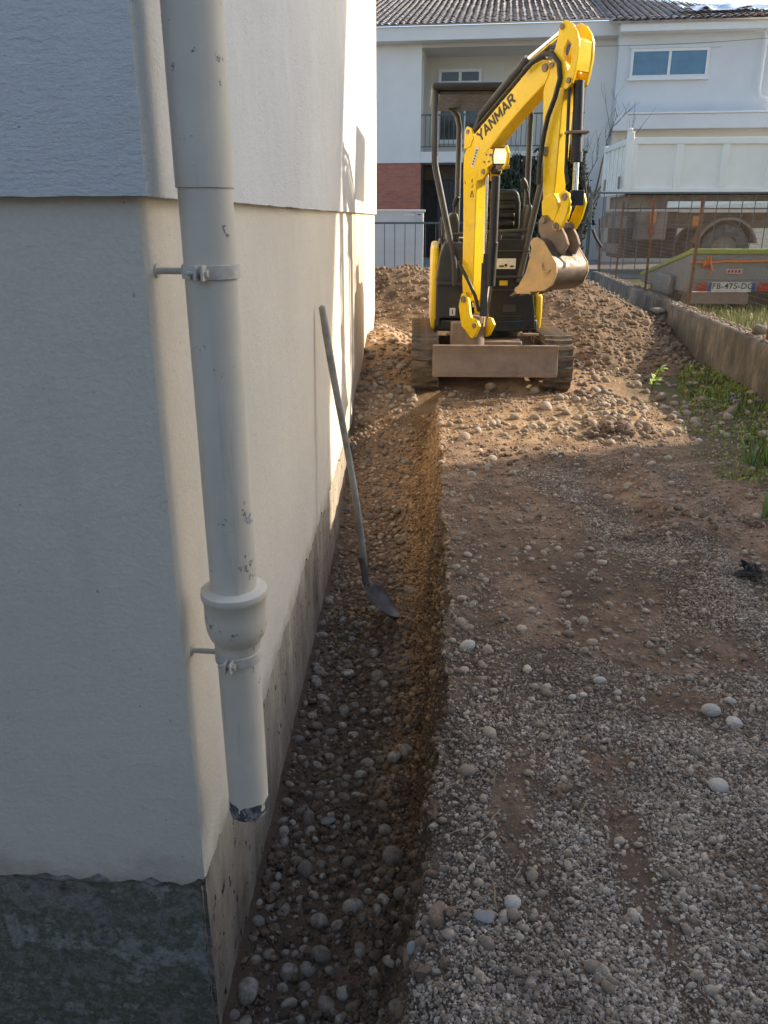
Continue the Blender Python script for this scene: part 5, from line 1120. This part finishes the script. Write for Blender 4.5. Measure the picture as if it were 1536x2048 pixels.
mb = MB(TO); mb.bb(X0 + .04, X1 - .04, YN + .05, YB, .54, .585); mb.build('deck', M_mud, tl)
mb = MB(TO); mb.bb(X0 + .02, X1, YN - .01, YN + .04, .44, .575); mb.build('lamp_bar', M_mud, tl, .006)
mb = MB(TO); mb.bb(X0 + .0, X0 + .03, 11.5, 12.3, .56, .74); mb.build('side_box', M_galv, tl, .01)
mb = MB(TO); mb.bb(X0 - .10, X0 - .005, 11.45, 12.15, .50, .76); mb.build('mudguard', M_galv, tl, .03)
for yy in (11.5, 12.2):
    for xs in (X0 - .06 + .15, X1 + .0):
        pass
mb = MB(TO); mb.bb(X0 + .1, X1 - .1, YN + .3, YB - .2, .40, .54); mb.build('chassis', M_mud, tl)
for yy in (11.65,):
    for xs in (X0 + .12, X1 - .12):
        n = 28; prof = [(.12, -.08), (.24, -.08), (.265, -.05), (.265, .05), (.24, .08), (.12, .08)]; mb = MB(TO)
        P = [(xs + b_, yy + a * math.cos(2 * math.pi * k / n), .63 + a * math.sin(2 * math.pi * k / n)) for a, b_ in prof for k in range(n)]
        mb._add(P, [(i * n + k, i * n + (k + 1) % n, (i + 1) * n + (k + 1) % n, (i + 1) * n + k) for i in range(5) for k in range(n)]); wh = mb.build('wheel', M_tyre, tl, ang=40)
        mb = MB(TO); mb.cyl((xs - .05, yy, .63), (xs + .05, yy, .63), .125, 20); mb.build('rim', M_mud, wh, .01)
# spare stack of planks / ramp under the tail, in the shade
mb = MB(TO); mb.bb(4.32, 4.72, YN - .02, YN + .06, .37, .60); mb.build('ramp_foot', pm('dark_ramp', (.045, .032, .026), .3, 8, .8), tl, .01)
PZ0, PZ1 = .595, .715
mb = MB(TO); mb.bb(3.775, 4.375, YN - .030, YN - .016, PZ0, PZ1); np_ = mb.build('number_plate', M_white, tl, .003)
m_blue = pm('plate_blue', (.03, .06, .28), .05, 10, .5)
for xs in (3.775, 4.33):
    mb = MB(TO); mb.bb(xs, xs + .045, YN - .034, YN - .031, PZ0 + .002, PZ1 - .002); mb.build('plate_band', m_blue, np_)
text(TO, 'FB-475-DG', .100, (3.828, YN - .0315, PZ0 + .020), (1, 0, 0), (0, 0, 1), M_ink, np_, off=.0015)
for xs in (3.63, 4.42):
    mb = MB(TO); mb.bb(xs, xs + .13, YN - .04, YN - .016, .60, .71); mb.build('tail_lamp', M_red, tl, .008)
for xs in (3.66, 4.50):
    mb = MB(TO); mb.bb(xs, xs + .11, YN - .024, YN - .016, .885, .93); mb.build('reflector', M_red, tl, .004)
sg = MB(TO); sg.bb(3.98, 4.19, YN - .022, YN - .016, .818, .882); so = sg.build('sign_plate', pm('pink_plate', (.62, .45, .43), .1, 30, .5), tl, .003)
for k in range(4):
    mb = MB(TO); mb.bb(4.0 + .045 * k, 4.03 + .045 * k, YN - .0245, YN - .023, .835, .866); mb.build('sign_mark', M_red, so)
mb = MB(TO); mb.bb(X0 - .004, X0 + .05, 11.0, 11.06, .62, .70); mb.build('side_reflector', M_orange, tl, .005)
strap = empty('ratchet_strap', (3.75, YN - .03, .95), 0, 'orange ratchet strap tied across the tail of the grey trailer', 'strap'); RO = Vector((3.75, YN - .03, .95))
mb = MB(RO); mb.tube([(3.50, YN - .02, .955), (3.62, YN - .035, .962), (3.74, YN - .03, .955), (3.95, YN - .028, .975), (4.25, YN - .028, .972), (4.60, YN - .028, .985), (5.3, YN - .028, .99)], .016, 8); mb.build('webbing', M_orange, strap)
for pp in ([(3.74, YN - .04, .955), (3.72, YN - .05, 1.03), (3.755, YN - .05, 1.04), (3.77, YN - .045, .95), (3.80, YN - .05, .85), (3.77, YN - .05, .83)], [(3.74, YN - .04, .96), (3.68, YN - .05, .92), (3.70, YN - .05, 1.0)]):
    mb = MB(RO); mb.tube(pp, .014, 8); mb.build('knot', M_orange, strap)

# ------------------------------------------------------------------ vegetation
def leafmat(name, a, b_, rough=.55):
    m, nt, bs = new_mat(name); rnd = N(nt, 'ShaderNodeAttribute', attribute_name='tone').outputs['Fac']
    c = ramp(nt, rnd, [(0, a), (.86, b_), (.9, (b_[0] * 1.5, b_[1] * 1.05, b_[2] * 1.5)), (1, (b_[0] * 1.6, b_[1] * 1.1, b_[2] * 1.7))]); nt.links.new(c, bs.inputs['Base Color']); bs.inputs['Roughness'].default_value = rough
    bs.inputs['Subsurface Weight'].default_value = .0; bs.inputs['Transmission Weight'].default_value = .0
    return m
def leaves(name, P, size, mat, parent, org, seed=0, aspect=.45):
    n = len(P); r = np.random.default_rng(seed); a = r.normal(size=(n, 3)); a /= np.linalg.norm(a, axis=1)[:, None]; b_ = np.cross(a, r.normal(size=(n, 3))); b_ /= np.linalg.norm(b_, axis=1)[:, None]
    s = (size * r.uniform(.6, 1.4, n))[:, None]; c = np.cross(a, b_)
    V = np.stack([P - a * s, P + b_ * s * aspect + c * s * .1, P + a * s, P - b_ * s * aspect + c * s * .1], 1).reshape(-1, 3) - np.array(org); F = np.arange(4 * n).reshape(n, 4); t = np.repeat(r.random(n), 4)
    return obj(name, np_mesh(name, V, F, False, {'tone': np.stack([t, t, t], -1)}), mat, parent)
M_ever = leafmat('evergreen_leaf', (.010, .026, .012), (.035, .070, .026))
M_bark = pm('bark', (.10, .085, .07), .3, 12, .9, bmp=(60, .6, .005))
def evergreen(x_, y_, z0, h, rx, ry, seed, label):
    r = np.random.default_rng(seed); e = empty('evergreen_shrub', (x_, y_, z0), 0, label, 'shrub', 'evergreen shrubs behind the digger'); O = (x_, y_, z0)
    n = 9000; u = r.random(n); th = r.uniform(0, 2 * np.pi, n); k = np.sqrt(r.uniform(.35, 1, n)) * (.55 + .45 * np.sin(np.pi * np.clip(u * .85 + .12, 0, 1))) * (1 + .22 * np.sin(th * 5 + u * 9 + seed) + .12 * r.normal(size=n))
    P = np.c_[x_ + rx * k * np.cos(th), y_ + ry * k * np.sin(th), z0 + .15 + u * h * (1 + .05 * np.sin(th * 3))]
    leaves('crown', P, .075, M_ever, e, O, seed)
    mb = MB(O); mb.tube([(x_, y_, z0), (x_ + .03, y_, z0 + h * .4), (x_, y_ + .03, z0 + h * .8)], [.07, .05, .015], 8); mb.build('trunk', M_bark, e)
evergreen(2.55, 22.9, .3, 2.45, .85, .7, 41, 'dark evergreen shrub seen between the boom and the arm of the digger')
evergreen(3.75, 23.0, .3, 2.7, .75, .7, 42, 'dark evergreen shrub seen just left of the white tipper truck')
def bare_tree(x_, y_, z0, h, seed, label, lean=(0, 0)):
    rr_ = random.Random(seed); e = empty('bare_tree', (x_, y_, z0), 0, label, 'tree', 'leafless trees across the street'); O = (x_, y_, z0)
    tr_ = MB(O); br2 = MB(O)
    def grow(p, d, L_, r_, lev):
        pts = [p]; q = p.copy(); dd = d.copy()
        for i in range(4):
            dd = (dd + Vector((rr_.uniform(-.16, .16), rr_.uniform(-.16, .16), rr_.uniform(-.02, .14)))).normalized(); q = q + dd * L_ / 4; pts.append(q)
        (tr_ if lev == 0 else br2).tube(pts, [r_ * (1 - .13 * i) for i in range(5)], 6 if lev < 2 else 4, cap=False)
        if lev < 4:
            for k in range(rr_.choice((2, 3, 3)) + (2 if lev == 0 else 0)):
                t = rr_.uniform(.4, 1.0) if k else 1.0; i = min(3, int(t * 4)); b0_ = pts[i].lerp(pts[i + 1], t * 4 - i if i < 3 or t < 1 else 1)
                nd = (dd + Vector((rr_.uniform(-1, 1), rr_.uniform(-.8, .8), rr_.uniform(-.1, .7))) * .75).normalized(); grow(b0_, nd, L_ * rr_.uniform(.55, .78), r_ * .52, lev + 1)
    grow(Vector((x_, y_, z0)), Vector((lean[0], lean[1], 1)).normalized(), h * .36, h * .014, 0)
    tr_.build('trunk', M_bark, e, ang=80); br2.build('branches', M_bark, e, ang=80)
bare_tree(4.2, 22.3, .3, 4.6, 51, 'leafless grey tree with fine twigs right of the digger arm', (.12, 0))
bare_tree(2.7, 22.4, .3, 3.6, 52, 'leafless grey tree seen through the gap under the boom', (-.05, 0))

M_grass = leafmat('grass_blade', (.14, .18, .028), (.36, .40, .09))
def blades(name, X, Y, Zz, hmin, hmax, w, mat, parent=None, seed=0, org=(0, 0, 0), lean=.5):
    r = np.random.default_rng(seed); n = len(X); h = r.uniform(hmin, hmax, n); th = r.uniform(0, 2 * np.pi, n); l = r.uniform(.1, lean, n) * h
    dx, dy = np.cos(th), np.sin(th); b0_ = np.c_[X, Y, Zz] - np.array(org); sx = np.c_[-dy, dx, np.zeros(n)] * w / 2
    mid = b0_ + np.c_[dx * l * .35, dy * l * .35, h * .55]; top = b0_ + np.c_[dx * l, dy * l, h]
    V = np.stack([b0_ - sx, b0_ + sx, mid + sx * .8, mid - sx * .8, top], 1).reshape(-1, 3); i = np.arange(n)[:, None] * 5
    F = np.concatenate([i + np.array([[0, 1, 2]]), i + np.array([[0, 2, 3]]), i + np.array([[3, 2, 4]])]); t = np.repeat(r.random(n), 5)
    return obj(name, np_mesh(name, V, F, False, {'tone': np.stack([t, t, t], -1)}), mat, parent)
n = 40000; y = rng.uniform(3.2, 8.3, n); x = rng.uniform(1.7, 3.0, n)
tm_ = sst(1.95, 2.6, x + .45 * fbm(x * 2.5, y * 2.5, 3, 95)) * (.15 + .85 * sst(-.15, .25, fbm(x * 3, y * 3, 3, 98)))
k = (rng.random(n) < tm_ * .95) & (x < wall_x(y) - .02) & (x > .30 * y + .2); x, y = x[k], y[k]
P_ = np.c_[x, y, H(x, y) + rng.uniform(.005, .03, len(x))][::2]
vw = leaves('verge_weeds', P_, .013, leafmat('weed_leaf', (.10, .15, .025), (.27, .35, .07)), None, (0, 0, 0), 77, .7); tag(vw, 'low matted weeds among the grass along the concrete wall', 'weeds', kind='stuff')
gs = blades('verge_grass', x, y, H(x, y) - .004, .015, .065, .006, M_grass, seed=1); tag(gs, 'short patchy grass growing along the foot of the concrete wall', 'grass', kind='stuff')
n = 9000; y = rng.uniform(7.0, 14, n); x = rng.uniform(3.25, 6.5, n); k = (x > wall_x(y) + .23) & (x < .5 * y); x, y = x[k], y[k]
gs = blades('garden_grass', x, y, H(x, y) - .004, .04, .13, .008, M_grass, seed=2); tag(gs, 'sunlit grass of the garden beyond the low wall', 'grass', kind='stuff')
M_iris = leafmat('iris_leaf', (.07, .15, .025), (.19, .29, .06), .4)
M_yleaf = leafmat('young_leaf', (.16, .27, .03), (.42, .50, .10), .35)
def tuft(x_, y_, nbl, hmin, hmax, w, label, seed, spread=.05, mat=M_iris, name='leafy_tuft'):
    z_ = float(H(x_, y_)); r = np.random.default_rng(seed); e = empty(name, (x_, y_, z_), 0, label, 'plant', 'plants along the garden wall'); X = x_ + r.normal(0, spread, nbl); Y = y_ + r.normal(0, spread, nbl)
    blades('leaves', X, Y, np.full(nbl, z_ - .005), hmin, hmax, w, mat, e, seed, (x_, y_, z_), .7); return e
tuft(2.20, 5.0, 24, .10, .26, .016, 'clump of tall strap shaped green leaves at the right edge of the picture', 61, .06)
tuft(2.60, 6.9, 46, .05, .13, .009, 'low green tuft against the concrete wall below its stained face', 62, .10)
tuft(2.78, 7.55, 40, .05, .14, .009, 'green tuft at the foot of the wall beside the spoil heap', 63, .09)
tuft(2.64, 6.35, 30, .05, .15, .010, 'small green tuft with purple flowers beside the concrete wall', 64, .08)
tuft(2.0, 8.0, 12, .05, .13, .012, 'thin pale green sprout at the foot of the spoil heap', 65, .03, M_yleaf)
tuft(2.72, 8.05, 14, .06, .14, .012, 'pale yellowish tuft between the wall and the spoil heap', 66, .03, M_yleaf)
tuft(1.86, 4.05, 8, .08, .2, .03, 'broad grey green leaves drooping at the right edge near a clod', 67, .03)
z_ = float(H(2.64, 6.35)); fl = bpy.data.objects['leafy_tuft.003']
for k in range(5):
    mb = MB(); mb.lathe([(.002, 0), (.010, .006), (.013, .014), (.008, .022), (.001, .024)], (0, 0, 0), 8); o = mb.build('flower', pm('violet_petal', (.17, .12, .42), .2, 30, .5) if k == 0 else bpy.data.materials['violet_petal'], fl); o.location = (rng.normal(0, .07), rng.normal(0, .09), .09 + .05 * rng.random())
# the bright young plant on the bare soil
x_, y_ = 2.18, 7.40; z_ = float(H(x_, y_)); e = empty('young_plant', (x_, y_, z_), 0, 'bright lime green young plant with shiny leaves on bare soil', 'plant')
mb = MB((x_, y_, z_)); mb.tube([(x_, y_, z_ - .02), (x_ + .02, y_, z_ + .08), (x_ + .06, y_, z_ + .19)], [.006, .005, .003], 6); mb.build('stem', M_iris, e)
def leaf(p, d, L_, w, mat, par, org, nm='leaf'):
    d = Vector(d).normalized(); s_ = d.cross(Vector((.1, -.3, 1))).normalized(); u = s_.cross(d); V_ = []; n_ = 6
    for i in range(n_ + 1):
        t = i / n_; wi = w * math.sin(math.pi * (.08 + .88 * t)) ** .8; c = Vector(p) + d * L_ * t - Vector((0, 0, 1)) * L_ * .25 * t * t
        V_ += [c - s_ * wi + u * wi * .35, c, c + s_ * wi + u * wi * .35]
    mb = MB(org); mb._add(V_, [(i * 3 + a, i * 3 + a + 1, i * 3 + a + 4, i * 3 + a + 3) for i in range(n_) for a in (0, 1)]); return mb.build(nm, mat, par, ang=80)
M_ylf = pm('young_plant_leaf', (.46, .55, .06), .3, 30, .25, spec=.7)
rr_ = random.Random(5)
for k in range(15):
    t = rr_.uniform(.15, 1); leaf((x_ + .06 * t, y_, z_ + .19 * t), (rr_.uniform(-1, 1), rr_.uniform(-1, .6), rr_.uniform(.1, .8)), rr_.uniform(.06, .10), rr_.uniform(.016, .028), M_ylf, e, (x_, y_, z_))
# scrap of black plastic lying on the gravel edge
xs_ = np.linspace(-.045, .045, 18); SX, SY = np.meshgrid(xs_, np.linspace(-.065, .065, 22)); edge = 1 + .35 * fbm(SX * 20, SY * 20, 2, 301)
V = np.stack([SX * edge, SY * edge, .012 + .028 * np.clip(fbm(SX * 22, SY * 22, 4, 302) + .2, 0, 1)], -1).reshape(-1, 3); ii = np.arange(SX.size).reshape(SX.shape); F = np.stack([ii[:-1, :-1], ii[:-1, 1:], ii[1:, 1:], ii[1:, :-1]], -1).reshape(-1, 4)
F = F[rng.random(len(F)) > .10]
o = obj('plastic_scrap', np_mesh('plastic_scrap', V, F), pm('black_film', (.012, .012, .012), .2, 20, .8, spec=.2), loc=(1.485, 3.27, float(H(1.485, 3.27)))); o.rotation_euler = (0, 0, -.5); tag(o, 'torn scrap of black plastic lying where gravel meets soil', 'plastic scrap')
# chunk of old concrete on the wall, slate shards in the trench
def lump(name, x_, y_, z_, r_, mat, label, cat, seed, flat=.6):
    V, F = stone_shape(seed, flat, .22, 3, .05); o = obj(name, np_mesh(name, V * r_, F, True), mat, loc=(x_, y_, z_)); smooth_me(o.data, 28); return tag(o, label, cat)
lump('concrete_chunk', 3.13, 7.55, .54, .075, M_conc, 'grey lump of concrete lying on top of the garden wall', 'rubble', 401)
lump('concrete_chunk', 3.04, 10.4, .40, .11, M_conc, 'broken dark concrete lump where the spoil heap meets the garden wall', 'rubble', 402, .5)
M_slate = pm('blue_slate', (.24, .235, .225), .2, 20, .9, spec=.2)
for (x_, y_, r_, lb_) in ((-.31, 2.43, .026, 'pale blue grey slate shard in the trench near the pipe end'), (.02, 1.36, .026, 'blue grey slate shard stuck in the near trench bank'), (.18, 1.38, .022, 'pale broken stone flake on the near trench bank')):
    lump('stone_shard', x_, y_, float(H(x_, y_)) + r_ * .4, r_, M_slate, lb_, 'stone shard', int(500 + 100 * y_), .3)

# ------------------------------------------------------------------ neighbouring house out of view on the right: it keeps the near ground in shade
nb = empty('neighbour_house', (14, 9.4, .3), 0, 'tall rendered house standing out of view to the right', 'house'); NO = Vector((14, 9.4, .3))
NY = 9.25
mb = MB(NO); mb.bb(14, 24, -9, NY, .2, 9.2); mb.build('wall', M_fw2, nb)
mb = MB(NO); mb.prism([(4.2, 9.15), (NY - .1, 9.15), (NY + 1.6, 9.17 + 1.55), (NY + 1.6, 9.17 + 1.85), (4.2, 9.7)], (13.9, 0, 0), (0, 1, 0), (0, 0, 1), (10.3, 0, 0)); mb.build('roof_wing', M_roof, nb)
mb = MB(NO); mb.prism([(4.2, 9.15), (4.2, 9.7), (-9.5, 11), (-9.5, 9.15)], (13.9, 0, 0), (0, 1, 0), (0, 0, 1), (10.3, 0, 0)); mb.build('roof_wing', M_roof, nb)

# unseen house-shaped block added behind the camera: cuts skylight, darkens the end wall
bh = empty('rear_blocker', (-3, -4.2, 0), 0, 'added dark block out of view behind the camera, cutting skylight on the end wall', 'house'); HO_ = Vector((-3, -4.2, 0))
mb = MB(HO_); mb.bb(-14, 3.6, -12, -4.2, -.1, 3.4); mb.build('wall', pm('blocker_dark', (.16, .185, .22), .2, 2, .7), bh)  # blocker kept dark so it bounces little light back
mb = MB(HO_); mb.prism([(-12.5, 3.38), (-3.9, 3.38), (-8.1, 4.4)], (-14.5, 0, 0), (0, 1, 0), (0, 0, 1), (18.6, 0, 0)); mb.build('roof', M_roof, bh)

# dry stalks and twigs scattered over the soil
mb = MB(); rr_ = random.Random(12)
for k in range(170):
    y_ = 1.4 + 5.2 * rr_.random() ** 1.2; x_ = rr_.uniform(float(edge_x(np.array(y_))) + .02, min(2.4, .44 * y_ + .15)); a = rr_.uniform(0, math.pi); L_ = rr_.uniform(.015, .07); z_ = float(H(x_, y_)) + .006
    p0 = Vector((x_, y_, z_)); d_ = Vector((math.cos(a), math.sin(a), rr_.uniform(-.05, .25))) * L_; q_ = p0 + d_; q_.z = max(q_.z, float(H(q_.x, q_.y)) + .004)
    mb.tube([p0, (p0 + q_) / 2 + Vector((rr_.uniform(-.004, .004), 0, rr_.uniform(0, .006))), q_], rr_.uniform(.0008, .0018), 5)
lt_ = mb.build('dry_stalks', pm('dry_stalk', (.30, .225, .13), .4, 30, .8), ground); lt_['kind'] = 'stuff'
